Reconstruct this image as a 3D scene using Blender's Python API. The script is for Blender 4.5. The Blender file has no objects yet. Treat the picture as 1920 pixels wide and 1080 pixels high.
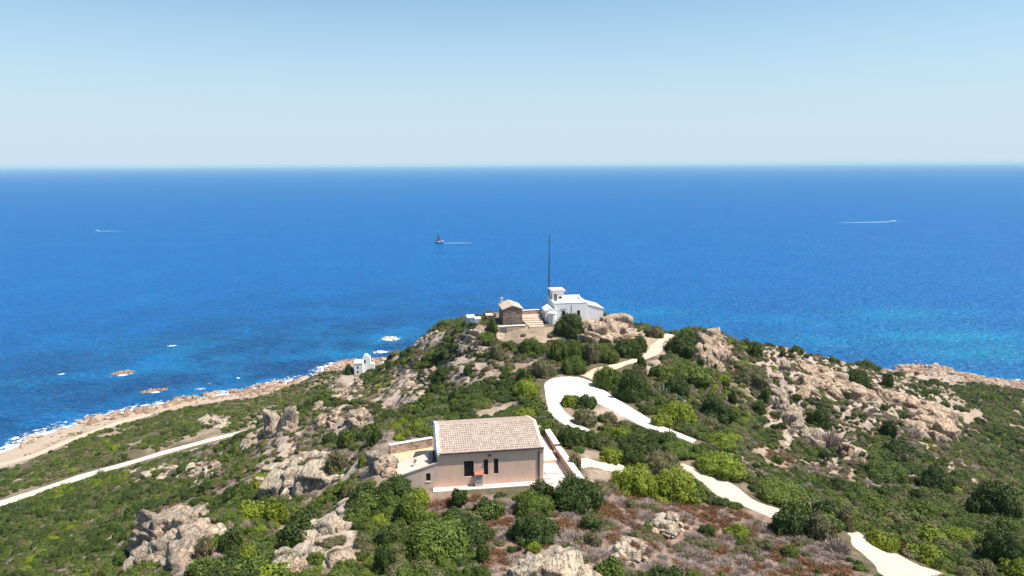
import bpy, bmesh, math, random
import numpy as np
from mathutils import Vector, Matrix
random.seed(4); RNG = np.random.default_rng(11)
S = bpy.context.scene; COL = S.collection
# ------------------------------------------------------------------ camera, sky, sun, exposure
F = 1371.0; PITCH = math.atan((540-307.5)/F); ROLL = math.radians(-0.27); CAMZ = 110.0
cam = bpy.data.cameras.new('camera'); camo = bpy.data.objects.new('camera', cam); COL.objects.link(camo)
cam.sensor_width = 36; cam.lens = 36*F/1920; cam.clip_start = 0.5; cam.clip_end = 200000
camo.matrix_world = Matrix.Translation((0, 0, CAMZ)) @ Matrix.Rotation(math.pi/2-PITCH, 4, 'X') @ Matrix.Rotation(ROLL, 4, 'Z')
S.camera = camo
S.view_settings.view_transform = 'Standard'; S.view_settings.look = 'None'
S.view_settings.exposure = 0.6; S.view_settings.gamma = 1.0; S.view_settings.use_curve_mapping = False
SUN_EL = math.radians(60); SUN_AZ = math.radians(-11)      # azimuth from +X towards +Y
w = bpy.data.worlds.new('World'); S.world = w; w.use_nodes = True
nt = w.node_tree; bg = nt.nodes['Background']; sky = nt.nodes.new('ShaderNodeTexSky')
sky.sky_type = 'NISHITA'; sky.sun_disc = False; sky.sun_elevation = SUN_EL
sky.sun_rotation = math.pi/2-SUN_AZ; sky.altitude = 100; sky.air_density = 1.0; sky.dust_density = 0.9; sky.ozone_density = 4.0
# pale sea haze low over the horizon, part of the sky itself
_tc = nt.nodes.new('ShaderNodeTexCoord'); _sx = nt.nodes.new('ShaderNodeSeparateXYZ'); nt.links.new(_tc.outputs['Generated'], _sx.inputs[0])
_mr = nt.nodes.new('ShaderNodeMapRange'); _mr.interpolation_type = 'SMOOTHSTEP'; nt.links.new(_sx.outputs['Z'], _mr.inputs[0])
_mr.inputs[1].default_value = -0.02; _mr.inputs[2].default_value = 0.30; _mr.inputs[3].default_value = 0.97; _mr.inputs[4].default_value = 0.0
_mx = nt.nodes.new('ShaderNodeMixRGB'); nt.links.new(_mr.outputs[0], _mx.inputs[0]); _tn = nt.nodes.new('ShaderNodeMixRGB'); _tn.blend_type = 'MULTIPLY'; _tn.inputs[0].default_value = 1.0; nt.links.new(sky.outputs[0], _tn.inputs[1]); _tn.inputs[2].default_value = (0.93, 1.13, 1.07, 1); nt.links.new(_tn.outputs[0], _mx.inputs[1]); _mx.inputs[2].default_value = (4.35, 5.35, 6.35, 1)
nt.links.new(_mx.outputs[0], bg.inputs[0]); bg.inputs[1].default_value = 0.094
sl = bpy.data.lights.new('sun', 'SUN'); sl.energy = 4.9; sl.angle = math.radians(0.53); sl.color = (1, 0.95, 0.87)
so = bpy.data.objects.new('sun', sl); COL.objects.link(so)
sd = Vector((math.cos(SUN_AZ)*math.cos(SUN_EL), math.sin(SUN_AZ)*math.cos(SUN_EL), math.sin(SUN_EL)))
so.rotation_euler = sd.to_track_quat('Z', 'Y').to_euler(); so.location = (200, -100, 300)
S.cycles.max_bounces = 5; S.cycles.diffuse_bounces = 2; S.cycles.glossy_bounces = 2; S.cycles.transparent_max_bounces = 6
S.cycles.use_denoising = True; S.cycles.caustics_reflective = False; S.cycles.caustics_refractive = False

# ------------------------------------------------------------------ camera geometry helpers (pixels of the 1920 x 1080 photo)
RM = np.array((Matrix.Rotation(math.pi/2-PITCH, 3, 'X') @ Matrix.Rotation(ROLL, 3, 'Z')))
def ray(px, py): return RM @ np.array([(px-960)/F, (540-py)/F, -1.0])
def at_z(px, py, z):
    v = ray(px, py); return np.array([0, 0, CAMZ]) + v*(z-CAMZ)/v[2]
def at_y(px, py, Y):
    v = ray(px, py); return np.array([0, 0, CAMZ]) + v*Y/v[1]
def project(P):
    q = (np.asarray(P, float)-[0, 0, CAMZ]) @ RM
    d = -q[..., 2]; return 960+F*q[..., 0]/d, 540-F*q[..., 1]/d, d
# ------------------------------------------------------------------ noise
def _hash(ix, iy, s):
    n = (ix*374761393 + iy*668265263 + s*982451653) & 0x7fffffff
    n = ((n ^ (n >> 13))*1274126177) & 0x7fffffff
    return ((n ^ (n >> 16)) & 0xffff)/65535.0
def vnoise(x, y, s=0):
    x = np.asarray(x, float); y = np.asarray(y, float)
    ix = np.floor(x).astype(np.int64); iy = np.floor(y).astype(np.int64); fx = x-ix; fy = y-iy
    fx = fx*fx*(3-2*fx); fy = fy*fy*(3-2*fy)
    a = _hash(ix, iy, s); b = _hash(ix+1, iy, s); c = _hash(ix, iy+1, s); d = _hash(ix+1, iy+1, s)
    return (a+(b-a)*fx)*(1-fy)+(c+(d-c)*fx)*fy
def fbm(x, y, s=0, o=4):
    t = 0; a = 0.5; n = 0
    for k in range(o):
        t = t+a*vnoise(x, y, s+k*17); n += a; a *= 0.5; x = x*2.03+3.1; y = y*2.03+1.7
    return t/n
def in_poly(x, y, poly):
    x = np.asarray(x, float); y = np.asarray(y, float); r = np.zeros(x.shape, bool); n = len(poly)
    for i in range(n):
        x0, y0 = poly[i][:2]; x1, y1 = poly[(i+1) % n][:2]
        if y0 == y1: continue
        c = ((y0 > y) != (y1 > y)) & (x < (x1-x0)*(y-y0)/(y1-y0)+x0); r ^= c
    return r
def seg_dist(x, y, pts):
    d = np.full(np.shape(x), 1e9)
    for a, b in zip(pts[:-1], pts[1:]):
        a = np.array(a[:2]); b = np.array(b[:2]); ab = b-a; L = max(ab@ab, 1e-9)
        t = np.clip(((x-a[0])*ab[0]+(y-a[1])*ab[1])/L, 0, 1)
        d = np.minimum(d, np.hypot(x-a[0]-t*ab[0], y-a[1]-t*ab[1]))
    return d
# ------------------------------------------------------------------ object helpers
def tag(o, label=None, cat=None, group=None, kind=None):
    if label: o['label'] = label
    if cat: o['category'] = cat
    if group: o['group'] = group
    if kind: o['kind'] = kind
    return o
def link(o, parent=None):
    COL.objects.link(o)
    if parent: o.parent = parent
    return o
def empty(name, loc, rz=0):
    o = bpy.data.objects.new(name, None); o.empty_display_size = 0.3; o.location = loc; o.rotation_euler = (0, 0, rz); return link(o)
def np_mesh(name, V, Fc, mat=None, smooth=False):
    m = bpy.data.meshes.new(name); m.from_pydata([tuple(v) for v in V], [], [tuple(f) for f in Fc]) if not isinstance(Fc, np.ndarray) else _fast(m, V, Fc)
    if mat: m.materials.append(mat)
    if smooth: m.polygons.foreach_set('use_smooth', np.ones(len(m.polygons), bool))
    m.update(); return m
def _fast(m, V, Fc):
    n, k = Fc.shape
    m.vertices.add(len(V)); m.vertices.foreach_set('co', np.ascontiguousarray(V, np.float32).ravel())
    m.loops.add(n*k); m.loops.foreach_set('vertex_index', Fc.astype(np.int32).ravel())
    m.polygons.add(n); m.polygons.foreach_set('loop_start', np.arange(0, n*k, k, dtype=np.int32)); m.polygons.foreach_set('loop_total', np.full(n, k, np.int32))
    m.update(calc_edges=True); m.validate()
def attr(m, name, val):
    a = m.attributes.new(name, 'FLOAT', 'POINT'); a.data.foreach_set('value', np.ascontiguousarray(val, np.float32).ravel())

class MB:
    """collects boxes, prisms, bars; build() links them as one mesh object"""
    def __init__(s): s.V = []; s.F = []
    def add(s, V, Fc):
        o = len(s.V); s.V += [tuple(map(float, v)) for v in V]; s.F += [tuple(i+o for i in f) for f in Fc]; return s
    def box(s, x0, x1, y0, y1, z0, z1):
        return s.add([(x0,y0,z0),(x1,y0,z0),(x1,y1,z0),(x0,y1,z0),(x0,y0,z1),(x1,y0,z1),(x1,y1,z1),(x0,y1,z1)],
                     [(0,3,2,1),(4,5,6,7),(0,1,5,4),(1,2,6,5),(2,3,7,6),(3,0,4,7)])
    def prism(s, poly, axis, a, b):
        """poly in the two other axes (x: (y,z); y: (x,z); z: (x,y)), extruded a..b"""
        n = len(poly)
        def P(p, t): return {'x': (t, p[0], p[1]), 'y': (p[0], t, p[1]), 'z': (p[0], p[1], t)}[axis]
        V = [P(p, a) for p in poly]+[P(p, b) for p in poly]
        return s.add(V, [tuple(range(n)), tuple(range(2*n-1, n-1, -1))]+[(i, i+n, (i+1) % n+n, (i+1) % n) for i in range(n)])
    def bar(s, p, q, r, n=8, r2=None):
        p = Vector(p); q = Vector(q); d = (q-p).normalized(); r2 = r if r2 is None else r2
        a = d.orthogonal().normalized(); b = d.cross(a)
        V = [p+(a*math.cos(t)+b*math.sin(t))*r for t in [2*math.pi*i/n for i in range(n)]]+[q+(a*math.cos(t)+b*math.sin(t))*r2 for t in [2*math.pi*i/n for i in range(n)]]
        return s.add(V, [tuple(range(n-1, -1, -1)), tuple(range(n, 2*n))]+[(i, (i+1) % n, (i+1) % n+n, i+n) for i in range(n)])
    def wall(s, x0, x1, z0, z1, y, holes, depth=0.14, top=None):
        """front wall in plane y facing -y with recessed openings (x0,x1,z0,z1)"""
        xs = sorted({x0, x1}|{h[0] for h in holes}|{h[1] for h in holes}); zs = sorted({z0, z1}|{h[2] for h in holes}|{h[3] for h in holes})
        for i in range(len(xs)-1):
            for j in range(len(zs)-1):
                cx = (xs[i]+xs[i+1])/2; cz = (zs[j]+zs[j+1])/2
                if any(h[0] < cx < h[1] and h[2] < cz < h[3] for h in holes): continue
                s.add([(xs[i],y,zs[j]),(xs[i+1],y,zs[j]),(xs[i+1],y,zs[j+1]),(xs[i],y,zs[j+1])], [(0,1,2,3)])
        for a, b, c, d in holes:
            s.add([(a,y,c),(b,y,c),(b,y,d),(a,y,d),(a,y+depth,c),(b,y+depth,c),(b,y+depth,d),(a,y+depth,d)],
                  [(0,4,5,1),(1,5,6,2),(2,6,7,3),(3,7,4,0)])
        return s
    def build(s, name, mat, parent=None, bevel=0, smooth=False):
        m = bpy.data.meshes.new(name); m.from_pydata(s.V, [], s.F); m.materials.append(mat); m.update()
        bm = bmesh.new(); bm.from_mesh(m); bmesh.ops.recalc_face_normals(bm, faces=bm.faces); bm.to_mesh(m); bm.free()
        if smooth: m.polygons.foreach_set('use_smooth', np.ones(len(m.polygons), bool))
        o = bpy.data.objects.new(name, m); link(o, parent)
        if bevel: b = o.modifiers.new('bevel', 'BEVEL'); b.width = bevel; b.segments = 2; b.limit_method = 'ANGLE'
        return o
# ------------------------------------------------------------------ materials
def rgb(c): return (c[0], c[1], c[2], 1)
class NT:
    def __init__(s, name, rough=0.8, spec=0.3):
        s.m = bpy.data.materials.new(name); s.m.use_nodes = True; s.t = s.m.node_tree; s.b = s.t.nodes['Principled BSDF']
        s.b.inputs['Roughness'].default_value = rough; s.b.inputs['Specular IOR Level'].default_value = spec
    def n(s, typ, **kw):
        x = s.t.nodes.new('ShaderNode'+typ)
        for k, v in kw.items(): setattr(x, k, v)
        return x
    def l(s, a, b): s.t.links.new(a, b)
    def coord(s, kind='Object'):
        return s.n('TexCoord').outputs[kind]
    def noise(s, scale, detail=4, rough=0.55, vec=None, out='Fac'):
        x = s.n('TexNoise'); x.inputs['Scale'].default_value = scale; x.inputs['Detail'].default_value = detail; x.inputs['Roughness'].default_value = rough
        if vec is not None: s.l(vec, x.inputs['Vector'])
        return x.outputs[out]
    def ramp(s, fac, stops):
        r = s.n('ValToRGB'); e = r.color_ramp.elements
        while len(e) < len(stops): e.new(0.5)
        for i, (p, c) in enumerate(stops):
            e[i].position = p; e[i].color = rgb(c) if not isinstance(c, (int, float)) else (c, c, c, 1)
        s.l(fac, r.inputs[0]); return r.outputs[0]
    def mix(s, fac, a, b, mode='MIX'):
        x = s.n('MixRGB', blend_type=mode)
        for i, v in enumerate((fac, a, b)):
            if isinstance(v, (int, float)): x.inputs[i].default_value = v if i == 0 else (v, v, v, 1)
            elif isinstance(v, tuple): x.inputs[i].default_value = rgb(v)
            else: s.l(v, x.inputs[i])
        return x.outputs[0]
    def math(s, op, a, b=0.0, clamp=False):
        x = s.n('Math', operation=op); x.use_clamp = clamp
        for i, v in enumerate((a, b)):
            if isinstance(v, (int, float)): x.inputs[i].default_value = v
            else: s.l(v, x.inputs[i])
        return x.outputs[0]
    def attr(s, name): x = s.n('Attribute'); x.attribute_name = name; return x.outputs['Fac']
    def bump(s, h, strength=0.5, dist=0.1):
        x = s.n('Bump'); x.inputs['Strength'].default_value = strength; x.inputs['Distance'].default_value = dist
        s.l(h, x.inputs['Height']); s.l(x.outputs[0], s.b.inputs['Normal'])
    def col(s, c): s.l(c, s.b.inputs['Base Color'])
def plain(name, c, var=0.15, scale=3.0, rough=0.8, spec=0.25, bump=0.0, bscale=40, stain=None, streak=0.0):
    t = NT(name, rough, spec); v = t.coord()
    n = t.noise(scale, 5, 0.6, v)
    c0 = tuple(x*(1-var) for x in c); c1 = tuple(min(1, x*(1+var)) for x in c)
    out = t.ramp(n, [(0.3, c0), (0.7, c1)])
    if streak:
        mp = t.n('Mapping'); mp.inputs['Scale'].default_value = (2.2, 2.2, .18); t.l(v, mp.inputs[0]); out = t.mix(t.ramp(t.noise(1.6, 5, .65, mp.outputs[0]), [(.5, 0), (.72, streak)]), out, tuple(x*.72 for x in c))
    if stain: out = t.mix(t.ramp(t.noise(scale*0.35, 6, 0.7, v), [(0.52, 0), (0.72, 0.75)]), out, stain)
    t.col(out)
    if bump: t.bump(t.noise(bscale, 4, 0.6, v), bump, 0.05)
    return t.m
M = {}
M['plaster'] = plain('cream_plaster', (0.70, 0.475, 0.36), 0.06, 1.2, 0.9, 0.15, 0.15, 60, (0.6, 0.405, 0.305), 0.5)
M['plaster_trim'] = plain('pale_plaster_trim', (0.6, 0.46, 0.38), 0.05, 2, 0.9, 0.15)
M['annex_plaster'] = plain('grey_cream_plaster', (0.68, 0.53, 0.43), 0.07, 1.3, 0.9, 0.15, 0.2, 40, (0.52, 0.4, 0.32), 0.6)
M['white'] = plain('white_limewash', (0.8, 0.79, 0.78), 0.04, 1.2, 0.9, 0.15, 0.15, 30, (0.68, 0.66, 0.64), 0.4)
M['white_trim'] = plain('white_coping', (0.8, 0.77, 0.73), 0.05, 2, 0.9, 0.15, 0, 30, (0.62, 0.57, 0.52))
M['terrace_pink'] = plain('pink_terrace_screed', (0.66, 0.5, 0.41), 0.07, 1.5, 0.9, 0.15, 0.1, 30, (0.55, 0.41, 0.33))
M['dark'] = plain('dark_metal', (0.03, 0.028, 0.03), 0.2, 4, 0.5, 0.4)
M['brown_metal'] = plain('brown_metal', (0.09, 0.045, 0.03), 0.2, 4, 0.5, 0.4)
M['grey_metal'] = plain('grey_painted_metal', (0.32, 0.34, 0.38), 0.08, 4, 0.5, 0.4)
M['lilac_metal'] = plain('grey_gate_paint', (0.2, 0.19, 0.235), 0.1, 4, 0.5, 0.4)
M['mast'] = plain('mast_paint', (0.03, 0.035, 0.07), 0.2, 4, 0.5, 0.4)
M['terracotta'] = plain('terracotta_tile', (0.5, 0.2, 0.11), 0.25, 6, 0.85, 0.2)
M['hullwhite'] = plain('white_gelcoat', (0.8, 0.8, 0.8), 0.03, 2, 0.3, 0.5)
M['hulldark'] = plain('navy_hull', (0.03, 0.04, 0.08), 0.1, 2, 0.3, 0.5)
M['sail'] = plain('grey_sail_cloth', (0.2, 0.23, 0.3), 0.1, 2, 0.9, 0.2)
M['tan_stone'] = plain('tan_stone', (0.5, 0.39, 0.29), 0.2, 2, 0.9, 0.15, 0.4, 12, (0.36, 0.28, 0.22))
M['forecourt'] = plain('trodden_stone_forecourt', (0.5, 0.385, 0.3), 0.12, 1.0, 0.95, 0.1, 0.4, 8, (0.4, 0.3, 0.23))
M['wood'] = plain('weathered_wood', (0.2, 0.16, 0.13), 0.2, 5, 0.9, 0.15)
def glassmat():
    t = NT('dark_window_glass', 0.12, 0.5); t.b.inputs['Base Color'].default_value = (0.018, 0.02, 0.028, 1)
    t.bump(t.noise(3, 2, 0.5, t.coord()), 0.05, 0.05); return t.m
M['glass'] = glassmat()
def rooftile():
    t = NT('pale_roof_tiles', 0.88, 0.2); v = t.coord()
    sc = t.n('Mapping'); sc.inputs['Scale'].default_value = (3.6, 2.6, 0); t.l(v, sc.inputs[0])
    fl = t.n('VectorMath', operation='FLOOR'); t.l(sc.outputs[0], fl.inputs[0])
    wn = t.n('TexWhiteNoise'); t.l(fl.outputs[0], wn.inputs['Vector'])
    c = t.ramp(wn.outputs['Value'], [(0.0, (0.37, 0.275, 0.22)), (0.5, (0.425, 0.33, 0.27)), (1.0, (0.49, 0.40, 0.335))])
    c = t.mix(t.ramp(t.noise(0.7, 6, 0.7, v), [(0.5, 0), (0.8, 0.5)]), c, (0.38, 0.3, 0.24)); t.col(c); return t.m
M['rooftile'] = rooftile()
def rubble(name, stops, scale=2.2, mortar=(0.5, 0.42, 0.36)):
    t = NT(name, 0.92, 0.15); v = t.coord()
    mp = t.n('Mapping'); mp.inputs['Scale'].default_value = (1, 1, 1.7); t.l(v, mp.inputs[0])
    vo = t.n('TexVoronoi'); vo.inputs['Scale'].default_value = scale; t.l(mp.outputs[0], vo.inputs['Vector'])
    ve = t.n('TexVoronoi', feature='DISTANCE_TO_EDGE'); ve.inputs['Scale'].default_value = scale; t.l(mp.outputs[0], ve.inputs['Vector'])
    sep = t.n('SeparateColor'); t.l(vo.outputs['Color'], sep.inputs[0])
    c = t.ramp(sep.outputs[0], stops); e = t.ramp(ve.outputs['Distance'], [(0.02, 1), (0.09, 0)])
    t.col(t.mix(e, c, mortar)); t.bump(ve.outputs['Distance'], 0.6, 0.15); return t.m
M['rubble'] = rubble('brown_rubble_masonry', [(0.1, (0.15, 0.1, 0.085)), (0.5, (0.25, 0.18, 0.15)), (0.9, (0.36, 0.27, 0.22))], 2.4, (0.27, 0.2, 0.165))
M['rubble_red'] = rubble('reddish_rubble_masonry', [(0.1, (0.24, 0.13, 0.09)), (0.5, (0.38, 0.24, 0.17)), (0.9, (0.5, 0.36, 0.27))], 3.0, (0.46, 0.36, 0.29))
M['rubble_tan'] = rubble('tan_rubble_masonry', [(0.1, (0.36, 0.24, 0.15)), (0.5, (0.5, 0.38, 0.27)), (0.9, (0.62, 0.5, 0.38))], 2.0, (0.58, 0.48, 0.38))
def rockmat(name, a, b, c, d):
    t = NT(name, 0.93, 0.12); v = t.coord('Object')
    n1 = t.noise(0.35, 6, 0.62, v); n2 = t.noise(1.6, 8, 0.7, v); n3 = t.noise(9, 4, 0.6, v)
    col = t.ramp(n1, [(0.36, a), (0.5, b), (0.64, c)])
    col = t.mix(t.ramp(n2, [(0.5, 0), (0.66, 0.8)]), col, d)
    col = t.mix(0.35, col, t.ramp(n3, [(0.3, 0.5), (0.7, 1.0)]), 'MULTIPLY')
    st = t.n('Mapping'); st.inputs['Rotation'].default_value = (0.5, 0.3, 0.4); st.inputs['Scale'].default_value = (1.0, 0.35, 0.55); t.l(v, st.inputs[0])
    n4 = t.noise(0.8, 5, 0.6, st.outputs[0]); cr = t.ramp(t.math('ABSOLUTE', t.math('SUBTRACT', n4, 0.5)), [(0.0, 0.0), (0.022, 1.0)])
    n5 = t.noise(2.1, 3, 0.6, st.outputs[0]); cr2 = t.ramp(t.math('ABSOLUTE', t.math('SUBTRACT', n5, 0.5)), [(0.0, 0.35), (0.02, 1.0)])
    crk = t.math('MULTIPLY', cr, cr2)
    h = t.math('ADD', t.math('MULTIPLY', t.noise(1.5, 9, 0.75, v), 1.2), t.math('MULTIPLY', crk, 0.5)); t.bump(h, 0.9, 0.5)
    t.col(t.mix(t.math('MULTIPLY', t.math('SUBTRACT', 1.0, crk), 0.6), col, (0.11, 0.09, 0.08))); return t.m
M['granite'] = rockmat('weathered_granite', (0.4728, 0.3539, 0.2692), (0.6308, 0.4555, 0.3234), (0.7601, 0.5314, 0.3556), (0.3869, 0.3101, 0.2531))
M['granite_grey'] = rockmat('grey_granite', (0.3831, 0.3059, 0.2427), (0.5671, 0.4415, 0.3339), (0.7051, 0.5069, 0.3562), (0.3071, 0.2465, 0.2046))
M['granite_white'] = rockmat('bleached_granite', (0.5652, 0.4645, 0.3585), (0.7155, 0.5806, 0.4302), (0.7543, 0.5453, 0.3585), (0.4392, 0.3837, 0.3178))
M['granite_red'] = rockmat('orange_shore_granite', (0.322, 0.179, 0.117), (0.448, 0.296, 0.206), (0.520, 0.376, 0.269), (0.233, 0.134, 0.098))
def leafmat(name, dark, mid, light, rough=0.6, fleck=None):
    t = NT(name, rough, 0.25); oi = t.n('ObjectInfo')
    base = t.ramp(oi.outputs['Random'], [(0.0, dark), (0.5, mid), (1.0, light)])
    g = t.n('NewGeometry')
    base = t.mix(t.math('MULTIPLY', g.outputs['Random Per Island'], 0.75), base, tuple(x*1.5 for x in light))
    n = t.noise(2.3, 3, 0.6, t.coord()); base = t.mix(t.ramp(n, [(0.35, 0.0), (0.7, 0.55)]), base, dark)
    if fleck: base = t.mix(t.ramp(g.outputs['Random Per Island'], [(0.86, 0), (0.9, 0.8)]), base, fleck)
    t.col(base); return t.m
M['leaf_dark'] = leafmat('dark_lentisk_leaves', (0.0240, 0.0387, 0.0079), (0.0364, 0.0592, 0.0102), (0.0592, 0.0854, 0.0124))
M['leaf_green'] = leafmat('green_maquis_leaves', (0.038, 0.057, 0.009), (0.066, 0.098, 0.012), (0.102, 0.132, 0.015))
M['leaf_bright'] = leafmat('yellow_green_leaves', (0.078, 0.108, 0.007), (0.130, 0.167, 0.010), (0.181, 0.209, 0.013))
M['leaf_olive'] = leafmat('grey_olive_leaves', (0.062, 0.066, 0.024), (0.106, 0.104, 0.039), (0.149, 0.135, 0.056), 0.7, (0.249, 0.192, 0.112))
M['leaf_rust'] = leafmat('rust_dry_leaves', (0.1074, 0.0486, 0.0234), (0.1752, 0.0757, 0.0327), (0.2334, 0.1187, 0.0542), 0.85, (0.2140, 0.1720, 0.1290))
M['leaf_mauve'] = leafmat('bare_grey_twigs', (0.192, 0.142, 0.119), (0.282, 0.216, 0.187), (0.384, 0.308, 0.261), 0.9)
M['cactus'] = leafmat('prickly_pear_pads', (0.05, 0.08, 0.04), (0.09, 0.13, 0.07), (0.14, 0.18, 0.11), 0.5)
# ------------------------------------------------------------------ terrain: a height field through surveyed points
HZ = 75.0                                    # ground level of the tiled house
hP0 = at_z(803, 917, HZ); hP1 = at_z(1018, 902, HZ)
hU = (hP1-hP0)/np.linalg.norm(hP1-hP0); hV = np.array([-hU[1], hU[0], 0]); HANG = math.atan2(hU[1], hU[0])
SZ = 76.0                                    # ground level of the signal station
sP0 = at_z(1040, 602.5, SZ); SANG = math.radians(8.5)
def house_uv(x, y): return (x-hP0[0])*hU[0]+(y-hP0[1])*hU[1], (x-hP0[0])*hV[0]+(y-hP0[1])*hV[1]
CY = [(740,660,260),(790,633,215),(830,626,190),(870,620,170),(700,696,298),(1200,615,166),(1262,627,163),(1330,628,160),(1395,657,170),(1440,657,178),(1490,660,188),
 (1540,676,195),(1580,694,200),(1650,708,213),(1700,742,195),(1760,775,175),(1800,825,152),(1850,785,248),(1900,870,188),(1700,850,125),(1750,950,95),(1900,1000,85),(1830,900,120),(1650,1040,71),
 (1450,960,76),(1300,1060,61),(1000,1060,57),(700,1060,57),(600,1060,58),(450,1050,62),(380,1040,66),(270,1050,74),(300,985,80),(390,970,77),(100,1050,108),(100,980,140),(200,1000,120),(200,940,150),
 (520,835,138),(560,885,101),(480,925,100),(620,905,90),(715,885,85),(420,890,130),(350,910,150),(300,1000,112),(250,1060,96),(360,1000,100),(440,970,92),(520,960,84),(600,960,78),(700,940,74),(780,960,70),(900,980,67),(560,1020,72),
 (650,760,150),(600,745,188),(560,770,190),(480,775,242),(600,705,328),(750,720,180),(850,740,130),(850,685,155),(800,780,115),(700,800,125),(640,820,125),(950,700,128),(950,655,147),(900,790,98),
 (1060,770,106),(1060,712,121),(1120,730,117),(1250,640,152),(1180,690,131),(1200,775,106),(1300,828,93),(1120,820,95),(1130,872,85),(1100,940,76),(1200,940,76),(1350,900,83),(1750,1070,65),(1600,1005,72),
 (1250,690,135),(1330,720,134),(1400,760,130),(1400,690,146),(1500,760,140),(1500,700,155),(1600,800,135),(1600,740,158),(1500,850,110),(1400,850,97),(1650,920,100),(1550,900,98),(1500,930,86),(1700,730,300),(1800,760,268),(1690,712,335),(1920,800,240),(1920,930,150),
 (670,706,322),(680,733,255),(690,750,208),(645,736,262),(712,710,262),(672,715,300),(1130,640,146),(1050,645,145),(960,640,146),(1180,620,156),(900,650,148)]
CZ = [(490,801,25),(300,851,25),(133,905,25),(0,945,25),(400,825,25),(560,775,27),(200,830,12),(80,880,12),(350,790,12),(480,760,12),(590,725,10),(665,702,14),(640,712,12),(695,700,16),
      (803,917,75),(1018,902,75),(745,905,75),(1040,603,76),(1130,603,76),(945,615,75.5),(880,621,74.5),(1000,612,75.8)]
SHORE = [(-60,885),(0,852),(100,812),(200,786),(300,763),(350,752),(450,738),(530,722),(600,708),(630,690),(650,682)]
SHORE_W = [(-40,402),(20,398),(80,392),(140,386),(180,378)]
SHORE_R = [(1690,701),(1715,692),(1765,694),(1800,706),(1850,716),(1920,723),(2010,735)]
pts = [at_y(*c) for c in CY]+[at_z(*c) for c in CZ]
shore = [at_z(a, b, 0)[:2] for a, b in SHORE]+[np.array(p, float) for p in SHORE_W]+[at_z(a, b, 0)[:2] for a, b in SHORE_R]
shore = [np.array([-420, 150.0])]+shore+[np.array([430, 270.0])]
for p in shore: pts.append(np.array([p[0], p[1], 0.3]))
for i in range(1, len(shore)-1):
    t = shore[i+1]-shore[i-1]; nrm = np.array([-t[1], t[0]])/np.linalg.norm(t)
    q = shore[i]+nrm*22; pts.append(np.array([q[0], q[1], -4.0])); q = shore[i]+nrm*90; pts.append(np.array([q[0], q[1], -12.0]))
    q = shore[i]-nrm*17; pts.append(np.array([q[0], q[1], 3.2]))
for u in (-5, 0, 6, 13, 18):
    for v in (-2.5, 6, 15):
        p = hP0+hU*u+hV*v; pts.append(np.array([p[0], p[1], HZ-(0.5 if v > 10 else 0)]))
for x, y, z in [(2,168,74),(14,168,74),(20,195,62),(20,230,47),(20,310,18),(70,310,17),(120,270,30),(-30,260,33),(160,260,28),(0,15,77),(-60,15,66),(60,20,73),(120,60,58),(200,120,38),(280,200,22),(380,200,18),
                (-120,60,40),(-200,100,26),(-260,160,14),(-300,60,25),(300,60,40),(-150,110,31),(-350,100,12),(400,80,35),(0,40,77),(40,45,75),(-40,45,71)]:
    pts.append(np.array([x, y, z], float))
PT = np.array(pts); K = 100.0
def _phi(r2): return np.where(r2 > 0, 0.5*r2*np.log(np.maximum(r2, 1e-12)), 0)
_X = PT[:, :2]/K; n_ = len(_X)
_A = _phi(((_X[:, None]-_X[None])**2).sum(-1)); _A[np.arange(n_), np.arange(n_)] += 2e-4
_P = np.c_[np.ones(n_), _X]; _B = np.zeros((n_+3, n_+3)); _B[:n_, :n_] = _A; _B[:n_, n_:] = _P; _B[n_:, :n_] = _P.T
_W = np.linalg.solve(_B, np.r_[PT[:, 2], 0, 0, 0])
def tps(x, y):
    x = np.asarray(x, float); sh = x.shape; q = np.c_[x.ravel(), np.asarray(y, float).ravel()]/K; out = np.empty(len(q))
    for i in range(0, len(q), 40000):
        c = q[i:i+40000]; out[i:i+40000] = _phi(((c[:, None]-_X[None])**2).sum(-1))@_W[:n_]+_W[n_]+c@_W[n_+1:]
    return out.reshape(sh)
X0, X1, Y0, Y1, DX = -430.0, 450.0, 14.0, 480.0, 1.0
gx = np.arange(X0, X1+.1, DX); gy = np.arange(Y0, Y1+.1, DX); GX, GY = np.meshgrid(gx, gy)
cx_ = np.arange(X0, X1+.1, 4.0); cy_ = np.arange(Y0, Y1+4.1, 4.0)
coarse = tps(*np.meshgrid(cx_, cy_))
def bil(grid, x0, y0, d, x, y):
    fx = np.clip((x-x0)/d, 0, grid.shape[1]-1.001); fy = np.clip((y-y0)/d, 0, grid.shape[0]-1.001)
    ix = fx.astype(int); iy = fy.astype(int); fx = fx-ix; fy = fy-iy
    return (grid[iy, ix]*(1-fx)+grid[iy, ix+1]*fx)*(1-fy)+(grid[iy+1, ix]*(1-fx)+grid[iy+1, ix+1]*fx)*fy
near = (GY < 185) & (abs(GX) < 110)
Z = bil(coarse, X0, Y0, 4.0, GX, GY); Z[near] = tps(GX[near], GY[near])
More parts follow.
